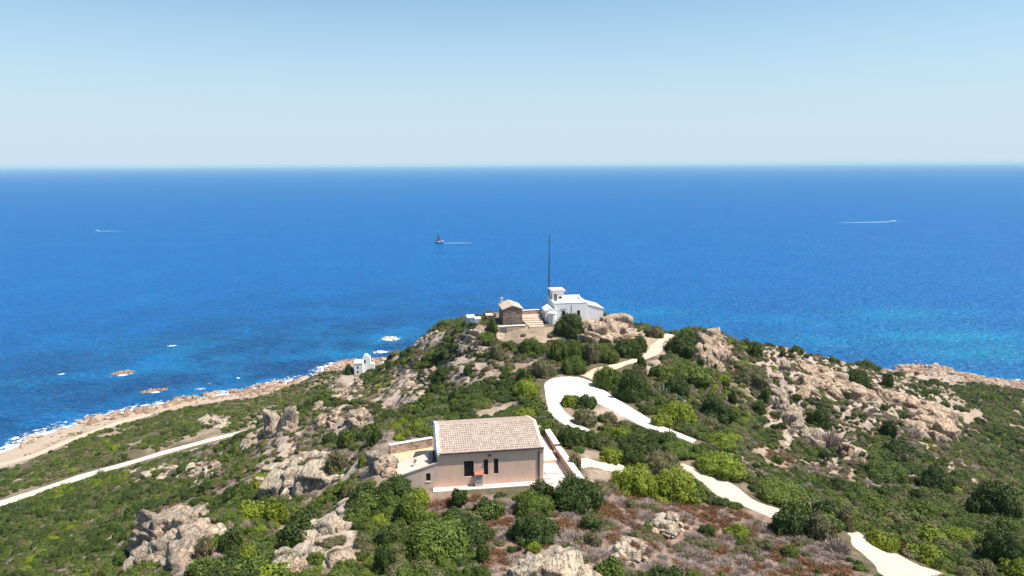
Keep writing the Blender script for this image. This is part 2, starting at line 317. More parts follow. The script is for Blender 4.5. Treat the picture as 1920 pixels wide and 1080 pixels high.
# level pads under the two building groups
u_, v_ = house_uv(GX, GY)
def pad(d, width): t = np.clip(1-d/width, 0, 1); return t*t*(3-2*t)
dh = np.hypot(np.maximum(0, np.maximum(-4.5-u_, u_-17.2)), np.maximum(0, np.maximum(-1.6-v_, v_-14.3)))
wh = pad(dh, 4.0); Z = Z*(1-wh)+HZ*wh
ds = np.hypot(np.maximum(0, np.maximum(-5-GX, GX-20)), np.maximum(0, np.maximum(154.0-GY, GY-167)))
ws = pad(ds, 4.0); Z = Z*(1-ws)+SZ*ws
LHP = at_z(672, 703, 14.0); wl_ = pad(np.maximum(0, np.hypot(GX-LHP[0], GY-LHP[1]+1)-7), 6.0); Z = Z*(1-wl_)+14.0*wl_
ROADC = [at_z(a, b, 25)[:2] for a, b in [(520,795),(497,800),(450,813),(400,824),(357,833),(317,844),(272,855),(250,865),(200,879),(147,895),(97,909),(60,926),(0,945),(-60,966)]]
wr = pad(np.maximum(0, seg_dist(GX, GY, ROADC)-6), 11.0)*(GX < -66); Z = Z*(1-wr)+25.0*wr      # road bench
Zs = Z.copy()                                # smooth surface, used while the tracks are laid out
def zs(x, y): return bil(Zs, X0, Y0, DX, np.asarray(x, float), np.asarray(y, float))
def march(px, py, zfun):
    v = ray(px, py); t = 30.0; o = np.array([0, 0, CAMZ]); last = t
    while t < 900:
        p = o+v*t
        if p[2] < zfun(p[0], p[1]): break
        last = t; t += 1.0
    for _ in range(12):
        m = (last+t)/2; p = o+v*m
        if p[2] < zfun(p[0], p[1]): t = m
        else: last = m
    return o+v*t
# tracks: left and right edges as they lie on the ground
TR = {}
TR['white_track'] = ([(1300,831),(1240,815),(1190,795),(1150,771),(1110,751),(1078,741),(1060,742),(1050,752),(1058,768),(1080,790),(1113,810)],
                     [(1306,827),(1250,802),(1197,772),(1160,748),(1118,718),(1085,703),(1040,704),(1014,714),(1022,748),(1034,778),(1070,803),(1112,815)])
TR['lower_track'] = ([(1090,877),(1125,882),(1160,887),(1215,892),(1285,878),(1309,902),(1334,918),(1358,934),(1391,945),(1437,968),(1470,980)],
                     [(1090,860),(1115,861),(1148,866),(1215,868),(1277,864),(1312,877),(1355,893),(1385,913),(1409,933),(1427,945),(1470,952),(1500,970)])
TR['bottom_track'] = ([(1588,1000),(1590,1023),(1605,1036),(1631,1056),(1660,1088)], [(1610,998),(1640,1018),(1686,1038),(1730,1060),(1800,1088)])
TR['dirt_path'] = ([(1085,703),(1104,692),(1135,684),(1180,675),(1212,663),(1218,650),(1232,636),(1248,625)],
                   [(1115,714),(1122,702),(1155,692),(1195,680),(1240,665),(1250,652),(1262,638),(1270,629)])
TR['coast_road'] = ([(512,794),(497,797),(400,820),(317,842),(250,862),(147,890),(60,920),(0,938),(-60,958)],
                    [(510,799),(494,802),(400,827),(363,837),(297,855),(190,888),(97,917),(0,952),(-60,974)])
TR['beach_path'] = ([(280,776),(220,790),(170,808),(120,826),(60,852),(0,868)], [(282,779),(225,795),(176,813),(126,832),(64,858),(0,874)])
def resample(P, n):
    P = np.array(P, float); s = np.r_[0, np.cumsum(np.hypot(*np.diff(P[:, :2], axis=0).T))]; t = np.linspace(0, s[-1], n)
    return np.c_[np.interp(t, s, P[:, 0]), np.interp(t, s, P[:, 1])]
def smooth(P, k=2):
    for _ in range(k):
        Q = P.copy(); Q[1:-1] = (P[:-2]+2*P[1:-1]+P[2:])/4; P = Q
    return P
track_polys = {}; tmask = np.zeros(GX.shape)
for k, (A, B) in TR.items():
    hit = (lambda q: at_z(*q, 25)[:2]) if k == 'coast_road' else (lambda q: march(*q, zs)[:2])
    a = np.array([hit(p) for p in A]); b = np.array([hit(p) for p in B])
    L = np.hypot(*np.diff(a, axis=0).T).sum(); n = max(24, int(L/1.0)); a = smooth(resample(a, n)); b = smooth(resample(b, n))
    track_polys[k] = (a, b); poly = [tuple(p) for p in a]+[tuple(p) for p in b[::-1]]
    lo = np.minimum(a.min(0), b.min(0))-8; hi = np.maximum(a.max(0), b.max(0))+8
    sel = (GX > lo[0]) & (GX < hi[0]) & (GY > lo[1]) & (GY < hi[1])
    xx, yy = GX[sel], GY[sel]; d = np.minimum(seg_dist(xx, yy, list(a)), seg_dist(xx, yy, list(b))); ins = in_poly(xx, yy, poly); d[ins] = 0
    tmask[sel] = np.maximum(tmask[sel], np.clip(1-d/3.0, 0, 1))
# bands of bare rock and beach
sh_d = seg_dist(GX, GY, shore)
PX, PY, PD = project(np.stack([GX, GY, Zs], -1))
def blobs(L):
    m = np.zeros(GX.shape)
    for x, y, rx, ry in L: m = np.maximum(m, np.exp(-(((PX-x)/rx)**2+((PY-y)/ry)**2)*1.2))
    return m
rockm = blobs([(580,885,110,50),(330,1020,90,70),(600,1020,80,50),(1030,1060,90,40),(1180,1035,50,20),(1250,990,50,18),(1140,622,75,28),(1330,655,45,45),(1480,680,110,35),(1475,775,40,70),(1640,750,90,60),(1750,790,70,60),
               (640,790,70,30),(650,730,35,30),(900,640,45,30),(800,640,45,20),(520,820,60,50),(1150,775,30,20),(770,720,40,30),(740,750,40,25),(1590,860,40,30),(310,890,40,14),(400,793,40,14),(260,890,40,14),(390,880,40,24),(1600,700,60,40),(1550,830,60,40),(1760,705,90,14),(1450,720,60,40),(870,700,60,30)])
beach = np.clip(1-np.abs(sh_d-9)/16, 0, 1)*(Zs > -1)*(GX < 30); rockm = np.maximum(rockm, np.clip(1-sh_d/13, 0, 1)*(GX > -95)*0.9)
rockm = np.maximum(rockm, np.clip(1-sh_d/24, 0, 1)*(GX > 30))
pads = np.maximum(np.maximum(wh, ws), wl_*.7)
nz = (fbm(GX/9, GY/9, 3, 5)-0.5)*2.2+(fbm(GX/28, GY/28, 9, 3)-0.5)*3.0*np.clip((Zs-4)/20, 0, 1)
ridg = (1-2*np.abs(fbm(GX/6, GY/6, 40, 5)-0.5))**2
Z = Zs+(nz*np.clip((Zs+1)/6, 0.1, 1)*0.55+rockm*((ridg-0.55)*4.0+(fbm(GX/2.2, GY/2.2, 77, 3)-0.5)*1.6)*np.where(sh_d < 20, 0.55, 1.0))*(1-np.clip(tmask*1.3, 0, 1))*(1-np.clip(pads*1.4, 0, 1))
def zt(x, y): return bil(Z, X0, Y0, DX, np.asarray(x, float), np.asarray(y, float))
def ground(px, py): return march(px, py, zt)
ny, nx = GX.shape; idx = np.arange(ny*nx).reshape(ny, nx)
Fq = np.stack([idx[:-1, :-1], idx[:-1, 1:], idx[1:, 1:], idx[1:, :-1]], -1).reshape(-1, 4)
keep = (Z[:-1, :-1].ravel() > -9) | (Z[1:, 1:].ravel() > -9); Fq = Fq[keep]
# vegetation cover (also used for scattering): dry heath in front, green maquis elsewhere
heath_poly = [(770,925),(820,920),(960,935),(1120,900),(1180,930),(1330,950),(1400,955),(1450,970),(1490,985),(1560,1010),(1600,1060),(1640,1085),(940,1085),(900,1060),(880,1000),(900,960),(800,960)]
heath = in_poly(PX, PY, heath_poly).astype(float)
bare_polys = [[(690,875),(745,870),(812,925),(760,925),(650,900)], [(890,610),(1000,612),(1110,632),(1100,645),(1030,650),(985,650),(930,650),(905,640)], [(1205,628),(1262,628),(1262,660),(1240,672),(1205,665)], [(1195,690),(1250,665),(1240,700),(1180,720)],
              [(1090,877),(1180,887),(1150,920),(1110,915)], [(1085,840),(1130,850),(1165,860),(1090,862)], [(880,770),(965,752),(975,762),(900,782)], [(1780,770),(1840,768),(1850,790),(1800,800)]]
bare = np.zeros(GX.shape)
for p in bare_polys: bare = np.maximum(bare, in_poly(PX, PY, p))
dens = fbm(GX/13, GY/13, 21, 4)
cover = np.clip((dens-0.28)*6, 0, 1)*(1-bare)*(1-np.clip(rockm*1.2, 0, 0.93))
cover = np.where(beach > 0.02, cover*np.clip((sh_d-26)/8, 0, 1), cover)
tm = np_mesh('terrain', np.c_[GX.ravel(), GY.ravel(), Z.ravel()], Fq, smooth=True)
attr(tm, 'rock', rockm); attr(tm, 'cover', np.maximum(cover*(1-heath), 0)); attr(tm, 'beach', np.clip(beach*1.6, 0, 1)); attr(tm, 'heath', heath*(1-bare))
t = NT('terrain_soil', 0.95, 0.1); v = t.coord()
n1 = t.noise(0.12, 7, 0.65, v); n2 = t.noise(0.9, 6, 0.7, v); n3 = t.noise(5, 4, 0.65, v)
soil = t.ramp(n2, [(0.3, (0.26, 0.19, 0.135)), (0.5, (0.385, 0.285, 0.21)), (0.7, (0.49, 0.385, 0.295))])
soil = t.mix(t.ramp(n1, [(0.45, 0), (0.62, 0.7)]), soil, (0.24, 0.175, 0.13))
rock = t.ramp(n2, [(0.3, (0.25, 0.195, 0.16)), (0.48, (0.40, 0.31, 0.25)), (0.62, (0.53, 0.425, 0.345)), (0.75, (0.32, 0.275, 0.24))])
litter = t.ramp(n2, [(0.35, (0.085, 0.075, 0.04)), (0.6, (0.16, 0.125, 0.08))])
hcol = t.ramp(n2, [(0.35, (0.2, 0.115, 0.075)), (0.55, (0.3, 0.21, 0.17)), (0.7, (0.36, 0.27, 0.21))])
sand = t.ramp(n2, [(0.3, (0.42, 0.31, 0.225)), (0.7, (0.55, 0.43, 0.33))])
c = t.mix(t.attr('cover'), soil, litter); c = t.mix(t.attr('heath'), c, hcol)
c = t.mix(t.ramp(t.math('ADD', t.attr('rock'), t.math('MULTIPLY', t.math('SUBTRACT', n2, 0.5), 0.9)), [(0.32, 0), (0.52, 1)]), c, rock)
c = t.mix(t.attr('beach'), c, sand); c = t.mix(0.3, c, t.ramp(n3, [(0.3, 0.45), (0.7, 1.0)]), 'MULTIPLY'); t.col(c)
t.bump(t.mix(0.5, n2, n3), 0.7, 0.35); tm.materials.append(t.m)
tag(link(bpy.data.objects.new('terrain', tm)), 'sun-baked granite headland sloping down to the sea', None, None, 'structure')
# tracks as sheets just above the soil
def strip(name, mat, lift=0.09, label=None, ragged=0.0):
    a, b = track_polys[name]; n = len(a); m = 9; V = []
    for i in range(n):
        ea = (vnoise(i*0.35, 3.3, 5)-0.5)*ragged; eb = (vnoise(i*0.35, 9.3, 6)-0.5)*ragged; Lw = max(np.hypot(*(b[i]-a[i])), .1)
        for j in range(m):
            s_ = -ea/Lw+(1+(ea+eb)/Lw)*j/(m-1); p = a[i]*(1-s_)+b[i]*s_; V.append((p[0], p[1], float(zt(*p))+(lift if 0 < j < m-1 else -0.06)))
    Fc = [(i*m+j, i*m+j+1, (i+1)*m+j+1, (i+1)*m+j) for i in range(n-1) for j in range(m-1)]
    me = np_mesh(name, V, Fc, mat, True); bm = bmesh.new(); bm.from_mesh(me); bmesh.ops.recalc_face_normals(bm, faces=bm.faces)
    if sum(f.normal.z for f in bm.faces) < 0: bmesh.ops.reverse_faces(bm, faces=bm.faces)
    bm.to_mesh(me); bm.free()
    return tag(link(bpy.data.objects.new(name, me)), label, None, None, 'structure')
M['concrete'] = plain('white_concrete_track', (0.66, 0.59, 0.5), 0.09, 0.6, 0.9, 0.1, 0.3, 6, (0.5, 0.42, 0.34))
M['concrete_dusty'] = plain('dusty_concrete_track', (0.56, 0.46, 0.36), 0.12, 0.9, 0.9, 0.1, 0.4, 6, (0.45, 0.34, 0.25))
M['dirt'] = plain('pale_dirt_path', (0.56, 0.43, 0.32), 0.1, 0.6, 0.95, 0.1, 0.3, 5, (0.42, 0.31, 0.22))
M['road'] = plain('pale_road', (0.55, 0.49, 0.41), 0.06, 0.2, 0.9, 0.1, 0.1, 5, (0.36, 0.32, 0.28))
strip('white_track', M['concrete'], 0.10, 'white concrete track curving past the tiled house', 1.0)
strip('lower_track', M['concrete_dusty'], 0.09, 'dusty white track running down to the right', 1.4)
strip('bottom_track', M['concrete_dusty'], 0.09, 'dusty pale track reappearing at the bottom right', 1.2)
strip('dirt_path', M['dirt'], 0.07, 'pale dirt path climbing to the crest', 1.2)
strip('coast_road', M['road'], 0.12, 'pale straight road along the coast', 0.2)
strip('beach_path', M['dirt'], 0.08, 'sandy path behind the beach', 0.5)
# ------------------------------------------------------------------ sea
def ss(n, k, R): s = np.linspace(-1, 1, n); return np.sinh(s*k)/math.sinh(k)*R
wx = ss(340, 8.2, 42000); wy = ss(340, 8.2, 42000)+300
WX, WY = np.meshgrid(wx, wy); wi = np.arange(WX.size).reshape(WX.shape)
WF = np.stack([wi[:-1, :-1], wi[:-1, 1:], wi[1:, 1:], wi[1:, :-1]], -1).reshape(-1, 4)
wd = seg_dist(WX, WY, [np.array([-900, -60.])]+shore+[np.array([900, 100.])])
land = bil(coarse, X0, Y0, 4.0, WX, WY)
shal = np.exp(-wd/6)*0.6+np.exp(-wd/80)*0.22
for px, py, rx, ry, a in [(1240,585,35,22,.4),(1300,600,40,25,.25),(1480,600,50,20,.2),(1620,610,60,30,.3),(1720,590,60,25,.4),(1800,630,70,25,.55),(1870,660,80,25,.5),(1760,600,30,60,.3),(1560,640,60,30,.3),(1140,585,40,40,.3),(30,720,40,14,.35),(330,655,60,40,.3),(380,700,80,60,.3),(560,700,80,60,.35),(640,660,60,50,.3),(720,650,60,50,.45)]:
    p = at_z(px, py, 0); shal = np.maximum(shal, a*np.exp(-((WX-p[0])/rx)**2-((WY-p[1])/ry)**2))
wm = np_mesh('sea', np.c_[WX.ravel(), WY.ravel(), np.zeros(WX.size)], WF, smooth=True); attr(wm, 'shallow', np.clip(shal, 0, 1)); attr(wm, 'shelf', np.exp(-(wd/210)**2)*np.where(WX < 60, 1, .45)); SEABUMP = 3.0; SEAFR = 0.36
t = NT('sea_water', 0.15, 0.17); v = t.coord(); 
mp = t.n('Mapping'); mp.inputs['Rotation'].default_value = (0, 0, math.radians(20)); mp.inputs['Scale'].default_value = (0.75, 1.2, 1); t.l(v, mp.inputs[0]); wv = mp.outputs[0]
big = t.noise(0.014, 7, 0.7, v)
shl = t.math('ADD', t.attr('shallow'), t.math('MULTIPLY', t.math('SUBTRACT', big, 0.5), 0.75)); 
w1 = t.noise(0.14, 2, 0.5, wv); w2 = t.noise(0.36, 2, 0.5, wv); w3 = t.noise(0.02, 4, 0.6, wv)
bed = t.noise(0.021, 6, 0.65, v)              # dark seagrass and pale sand on the shelf near the coast
SEA = t.ramp(shl, [(0.0, (0.0002, 0.097, 0.30)), (0.25, (0.0004, 0.13, 0.325)), (0.5, (0.001, 0.18, 0.335)), (0.85, (0.02, 0.25, 0.36)), (1.0, (0.10, 0.28, 0.32))])
SEA = t.mix(t.math('MULTIPLY', t.attr('shelf'), t.ramp(bed, [(0.42, 1.0), (0.64, 0.15)])), SEA, (0.001, 0.05, 0.155))
t.col(SEA)
h = t.math('ADD', t.math('ADD', t.math('MULTIPLY', w1, 1.05), t.math('MULTIPLY', w2, 0.95)), t.math('MULTIPLY', w3, 1.5))
bp = t.n('Bump'); bp.inputs['Strength'].default_value = 1.0; bp.inputs['Distance'].default_value = SEABUMP; t.l(h, bp.inputs['Height'])
df = t.n('BsdfDiffuse'); t.l(SEA, df.inputs['Color']); t.l(bp.outputs[0], df.inputs['Normal'])
gl = t.n('BsdfGlossy'); gl.inputs['Roughness'].default_value = 0.2; gl.inputs['Color'].default_value = (1, 1, 1, 1); t.l(bp.outputs[0], gl.inputs['Normal'])
fr = t.n('Fresnel'); fr.inputs['IOR'].default_value = 1.333; t.l(bp.outputs[0], fr.inputs['Normal'])
mxs = t.n('MixShader'); t.l(t.math('MINIMUM', t.math('MULTIPLY', fr.outputs[0], SEAFR), 0.6), mxs.inputs[0]); t.l(df.outputs[0], mxs.inputs[1]); t.l(gl.outputs[0], mxs.inputs[2])
t.l(mxs.outputs[0], t.t.nodes['Material Output'].inputs['Surface']); t.t.nodes.remove(t.b)
wm.materials.append(t.m)
tag(link(bpy.data.objects.new('sea', wm)), 'deep blue sea with small wind waves', None, None, 'structure')
# ------------------------------------------------------------------ buildings
def lp(p0, ang, p):                          # world point -> local frame
    d = np.asarray(p)-p0; c, s_ = math.cos(ang), math.sin(ang); return np.array([d[0]*c+d[1]*s_, -d[0]*s_+d[1]*c, d[2]])
def on_plane(px, py, p0, ang, axis, val):
    """pixel seen on the local plane axis=val -> local coordinates"""
    c, s_ = math.cos(ang), math.sin(ang); n = np.array([c, s_, 0]) if axis == 0 else np.array([-s_, c, 0]) if axis == 1 else np.array([0, 0, 1.])
    v = ray(px, py); o = np.array([0, 0, CAMZ]); t_ = (np.dot(p0, n)+val-np.dot(o, n))/np.dot(v, n); return lp(p0, ang, o+v*t_)
def window(parent, x0, x1, z0, z1, y, cols, rows, frame=None, depth=0.12, bars=0.035):
    f = MB(); fw = 0.06; yy = y+depth-0.05
    f.box(x0, x0+fw, yy, yy+.05, z0, z1).box(x1-fw, x1, yy, yy+.05, z0, z1).box(x0+fw, x1-fw, yy, yy+.05, z0, z0+fw).box(x0+fw, x1-fw, yy, yy+.05, z1-fw, z1)
    for i in range(1, cols): xx = x0+(x1-x0)*i/cols; f.box(xx-bars/2, xx+bars/2, yy-.01, yy+.03, z0+fw, z1-fw)
    for j in range(1, rows): zz = z0+(z1-z0)*j/rows; f.box(x0+fw, x1-fw, yy-.006, yy+.034, zz-bars/2, zz+bars/2)
    fo = f.build('window', frame or M['brown_metal'], parent)
    g = MB(); g.add([(x0+fw*.5, yy+.042, z0+fw*.5), (x1-fw*.5, yy+.042, z0+fw*.5), (x1-fw*.5, yy+.042, z1-fw*.5), (x0+fw*.5, yy+.042, z1-fw*.5)], [(0,1,2,3)]); g.build('pane', M['glass'], fo)
    return fo
# ---- the long tiled house
H = empty('tiled_house', hP0, HANG)
tag(H, 'long cream house with pale terracotta tiled roof and low side annex', 'house')
L0, L1, D, HW, RZ, RV = 1.12, 12.8, 9.94, 4.0, 5.3, 4.97
wins = [(3.95, 5.02, 1.12, 2.94), (6.12, 6.62, 1.2, 2.98), (7.25, 7.75, 1.25, 3.02)]
b = MB(); b.wall(L0, L1, -0.6, HW, 0, wins, 0.16)
b.add([(L0,D,-.6),(L1,D,-.6),(L1,D,HW),(L0,D,HW)], [(1,0,3,2)])
for xx, fl in ((L0, 0), (L1, 1)):
    b.add([(xx,0,-.6),(xx,D,-.6),(xx,D,HW),(xx,RV,RZ-.08),(xx,0,HW)], [(0,1,2,3,4)])
b.add([(L0,.02,HW-.25),(L1,.02,HW-.25),(L1,D-.02,HW-.25),(L0,D-.02,HW-.25)], [(0,1,2,3)])
b.build('wall', M['plaster'], H)
tri = MB(); tri.add([(0.45,-.006,-.05),(L0+.02,-.006,-.05),(L0+.02,-.006,2.9)], [(0,1,2)]); tri.add([(0.45,.2,-.05),(L0,.2,-.05),(L0,.2,2.9)], [(0,1,2)]); tri.add([(0.45,-.006,-.05),(L0,-.006,2.9),(L0,.2,2.9),(0.45,.2,-.05)], [(0,1,2,3)])
tri.build('buttress', M['plaster'], H)
window(H, *wins[0], 0, 4, 6, M['dark'], 0.14, 0.018); window(H, *wins[1], 0, 2, 5, M['dark'], 0.14, 0.018); window(H, *wins[2], 0, 2, 5, M['dark'], 0.14, 0.018)
def tiles(x0, x1, y0, z0, y1, z1, pitch=0.26, course=0.40, rise=0.06):
    """barrel tiles: ribs running up the slope from (y0,z0) to (y1,z1), stepped at each course"""
    sl_ = math.hypot(y1-y0, z1-z0); nc = max(1, round(sl_/course)); ncol = round((x1-x0)/pitch); k = 6
    sy, sz = (y1-y0)/sl_, (z1-z0)/sl_; ny_, nz_ = -sz*np.sign(y1-y0), abs(sy)
    V = []; Fc = []; nxv = ncol*k+1
    for c_ in range(nc):
        off = len(V)
        for e in (0, 1):
            s_ = (c_+e*1.0)*sl_/nc; up = 0.045 if e == 0 else 0.0
            for i in range(nxv):
                jit = (vnoise(i//k*1.7+c_*7.3, c_*3.1, 4)-.5)*0.03
                hgt = rise*abs(math.sin(math.pi*i/k))+up+jit*(1 if e == 0 else .3)
                V.append((x0+(x1-x0)*i/(nxv-1), y0+sy*(s_-0.02*(e == 0))+ny_*hgt, z0+sz*s_+nz_*hgt))
        for i in range(nxv-1): Fc.append((off+i, off+i+1, off+nxv+i+1, off+nxv+i))
        for i in range(nxv-1):                # butt end of each course
            a = len(V); p, q = V[off+i], V[off+i+1]; V += [(p[0], p[1], p[2]-.05), (q[0], q[1], q[2]-.05)]; Fc.append((a, a+1, off+i+1, off+i))
    return V, Fc
rb = MB(); rb.add(*tiles(L0+.28, L1-.3, -0.14, HW-.0, RV, RZ)); rb.add(*tiles(L0+.28, L1-.3, D+.14, HW, RV, RZ))
nseg = 34
for i in range(nseg):                         # ridge caps
    xa = L0+.28+(L1-L0-.58)*i/nseg; xb = L0+.28+(L1-L0-.58)*(i+1)/nseg+.05
    V = []; 
    for xx, r_ in ((xa, .17), (xb, .145)): V += [(xx, RV+r_*math.cos(a), RZ+.02+r_*math.sin(a)) for a in np.linspace(0, math.pi, 7)]
    rb.add(V, [(j, j+1, j+8, j+7) for j in range(6)]+[tuple(range(7))])
rb.build('roof', M['rooftile'], H)
vp = MB(); th = 0.09                          # right verge
vp.prism([(-.16,HW-.02),(RV,RZ-.03),(D+.16,HW-.02),(D+.16,HW+.13),(RV,RZ+.13),(-.16,HW+.13)], 'x', L1-.32, L1+.06); vp.build('verge', M['plaster_trim'], H)
pp = MB(); pp.prism([(-.05,HW-.4),(D+.05,HW-.4),(D+.05,HW+.15),(RV+.4,RZ+.36),(RV-.4,RZ+.36),(-.05,HW+.15)], 'x', L0-.06, L0+.28); gp = pp.build('gable_parapet', M['white'], H)
gv = MB(); gv.prism([(.0,-.6),(D,-.6),(D,HW-.4),(0,HW-.4)], 'x', L0-.05, L0-.004); gv.build('gable_render', M['white'], H)
vent = MB(); vent.bar((L0-.09, 3.4, 4.15), (L0-.045, 3.4, 4.15), .12, 10); vent.build('vent', M['dark'], H)
fa = MB(); fa.box(L0-.05, L1+.05, -.12, -.003, HW-.36, HW-.08); fa.build('fascia', M['plaster_trim'], H)
gu = MB(); gu.box(L0+.2, L1-.0, -.26, -.125, HW-.1, HW-.0); gu.build('gutter', M['brown_metal'], H)
dp = MB(); dp.bar((12.27, -.07, -.02), (12.27, -.07, HW-.12), .055, 8); dp.build('downspout', M['brown_metal'], H)
wl = MB(); wl.box(6.6, 6.95, -.28, -.13, HW-.58, HW-.42).box(6.72, 6.83, -.14, -.003, HW-.56, HW-.45); wl.build('wall_lamp', M['dark'], H)
pi = MB(); pi.box(12.42, L1+.03, -.05, -.003, -.02, HW-.37); pi.build('corner_pilaster', M['plaster_trim'], H)
# annex on the left, its roof falling to the left
AZ0, AZ1, AX, AD = 1.78, 3.05, -3.15, 3.3
def az(x): return AZ0+(AZ1-AZ0)*(x-AX)/(L0-AX)
an = empty('annex', (0, 0, 0)); an.parent = H
aw = MB(); hole = (-0.2, 0.28, 0.92, 1.82)
for x0, x1, z0, z1 in [(AX, hole[0], -.6, None), (hole[0], hole[1], -.6, hole[2]), (hole[0], hole[1], hole[3], None), (hole[1], L0-.05, -.6, None)]:
    za, zb = (az(x0)-.12, az(x1)-.12) if z1 is None else (z1, z1)
    aw.add([(x0,0,z0),(x1,0,z0),(x1,0,zb),(x0,0,za)], [(0,1,2,3)])
a, b_, c_, d_ = hole; aw.add([(a,0,c_),(b_,0,c_),(b_,0,d_),(a,0,d_),(a,.14,c_),(b_,.14,c_),(b_,.14,d_),(a,.14,d_)], [(0,4,5,1),(1,5,6,2),(2,6,7,3),(3,7,4,0)])
aw.add([(AX,0,-.6),(AX,AD,-.6),(AX,AD,AZ0-.12),(AX,0,AZ0-.12)], [(1,0,3,2)]); aw.add([(AX,AD,-.6),(L0-.05,AD,-.6),(L0-.05,AD,az(L0-.05)-.12),(AX,AD,AZ0-.12)], [(1,0,3,2)])
aw.build('wall', M['annex_plaster'], an)
ar = MB(); ar.prism([(AX-.12, AZ0-.13),(L0-.07, az(L0-.07)-.1),(L0-.07, az(L0-.07)+.03),(AX-.12, AZ0)], 'y', -.08, AD+.1); ar.build('roof', M['terrace_pink'], an)
window(an, *hole, 0, 1, 1, M['dark'], 0.12)
sb = MB(); sb.box(hole[0]-.05, hole[1]+.05, -.06, .1, hole[2]-.07, hole[2]-.003); sb.build('sill', M['white_trim'], an)
ch = MB(); ch.box(-1.55, -1.05, 1.0, 1.4, az(-1.3)-.05, az(-1.3)+.3).box(-1.42, -1.2, 1.1, 1.3, az(-1.3)+.3, az(-1.3)+.5); ch.build('chimney', M['white_trim'], an)
cc = MB(); cc.prism([(-1.5,az(-1.3)+.5),(-1.1,az(-1.3)+.5),(-1.3,az(-1.3)+.74)], 'y', 1.02, 1.38); cc.build('chimney_cap', M['terracotta'], an)
so_ = MB(); so_.add([(.25,.05,az(.3)+.08),(1.0,.05,az(1)+.1),(1.0,.05,az(1)+.15),(.25,.05,az(.3)+.13),(.12,1.35,az(.1)+.75),(.86,1.35,az(1)+.85),(.86,1.35,az(1)+.9),(.12,1.35,az(.1)+.8)],
       [(0,1,2,3),(4,7,6,5),(0,4,5,1),(3,2,6,7),(0,3,7,4),(1,5,6,2)]); so_.bar((.3,1.3,az(.3)-.05), (.3,1.3,az(.3)+.78), .03); so_.bar((.85,1.3,az(.85)-.05), (.85,1.3,az(.85)+.85), .03); so_.build('solar_panel', M['dark'], an)
# ---- paving, yard and walls around it
def hchild(mb, name, mat, label, cat=None, kind=None, group=None, bevel=0.0):
    o = mb.build(name, mat, None, bevel); o.location = hP0; o.rotation_euler = (0, 0, HANG); return tag(o, label, cat, group, kind)
M['paving'] = plain('pale_paving', (0.68, 0.6, 0.52), 0.06, 0.8, 0.9, 0.15, 0.1, 12, (0.5, 0.42, 0.36))
M['yard'] = plain('dry_grass_yard', (0.52, 0.41, 0.27), 0.12, 1.2, 0.95, 0.1, 0.5, 14, (0.5, 0.38, 0.26))
hchild(MB().box(0.5, 12.95, -1.0, -.012, -.5, .10), 'house_pavement', M['paving'], 'pale paving strip at the foot of the cream house', None, 'structure', None, .02)
hchild(MB().box(12.85, 16.9, -2.7, 13.4, -.5, .06), 'courtyard_paving', M['paving'], 'white paved courtyard beside the tiled house', None, 'structure')
hchild(MB().box(12.87, 15.35, 4.6, 13.2, -.4, .42), 'raised_terrace', M['terrace_pink'], 'low pink raised terrace in the courtyard', None, 'structure')
hchild(MB().box(-4.4, L0-.1, AD+.15, 12.0, -.5, .05), 'grass_yard', M['yard'], 'dry yellow grass yard behind the annex', None, 'structure')
def copedwall(name, x0, y0, x1, y1, w_, h0, label, group=None, z0=-.6):
    """wall of rubble with a pale coping, between two local points"""
    o = empty(name, hP0, HANG); tag(o, label, 'wall', group); d = np.array([x1-x0, y1-y0]); Lw = np.hypot(*d); d = d/Lw; n = np.array([-d[1], d[0]])*w_/2
    def prism(a, e, za, zb): q = [(x0-d[0]*e+n[0]*a, y0-d[1]*e+n[1]*a), (x1+d[0]*e+n[0]*a, y1+d[1]*e+n[1]*a), (x1+d[0]*e-n[0]*a, y1+d[1]*e-n[1]*a), (x0-d[0]*e-n[0]*a, y0-d[1]*e-n[1]*a)]; return MB().prism(q, 'z', za, zb)
    prism(1, 0, z0, h0-.1).build('wall_body', M['rubble_red'], o); prism(1.18, .04, h0-.1, h0).build('coping', M['white_trim'], o, .02); return o
copedwall('courtyard_wall', 15.75, 13.55, 15.95, 7.6, .62, 1.25, 'rear rubble wall with pale coping beside the long tiled house')
copedwall('courtyard_wall', 16.0, 6.9, 16.55, -2.6, .62, 1.15, 'front rubble wall with pale coping closing the white courtyard')
copedwall('courtyard_wall', 13.0, 13.75, 15.5, 13.75, .5, 1.25, 'short rubble wall across the back of the courtyard')
copedwall('yard_wall', -4.3, 10.6, 0.95, 12.2, .45, 1.25, 'stone yard wall with white coping left of the tiled house')
for (x, y, sx, sy, lab) in [(14.1, 1.75, .75, .35, 'pale stone slab lying below the raised terrace'), (13.3, .35, .45, .22, 'small pale slab against the house in the courtyard'), (13.4, -.9, .5, .24, 'pale slab nearest the front of the courtyard')]:
    hchild(MB().box(x-sx, x+sx, y-sy, y+sy, .06, .28), 'stone_slab', M['paving'], lab, 'slab', None, None, .03)
mc = empty('meter_cabinet', hP0+hU*5.55, HANG); mc.location[2] = HZ; tag(mc, 'small plastered meter cabinet with terracotta cap against the cream facade', 'cabinet')
MB().box(-.45, .45, -.5, -.02, .09, 1.45).build('pillar', M['plaster_trim'], mc, .01); MB().box(-.3, .3, -.53, -.5, .55, 1.32).build('door_panel', M['grey_metal'], mc, .01)
tc = MB(); tc.add(*tiles(-.5, .5, -.6, 1.45, -.0, 1.6, .2, .6, .07)); tc.add([(-.5,-.55,1.45),(.5,-.55,1.45),(.5,-.02,1.45),(-.5,-.02,1.45),(-.5,-.02,1.57),(.5,-.02,1.57)], [(0,1,2,3),(3,2,5,4),(0,4,5,1),(0,3,4),(1,5,2)]); tc.build('tile_cap', M['terracotta'], mc)
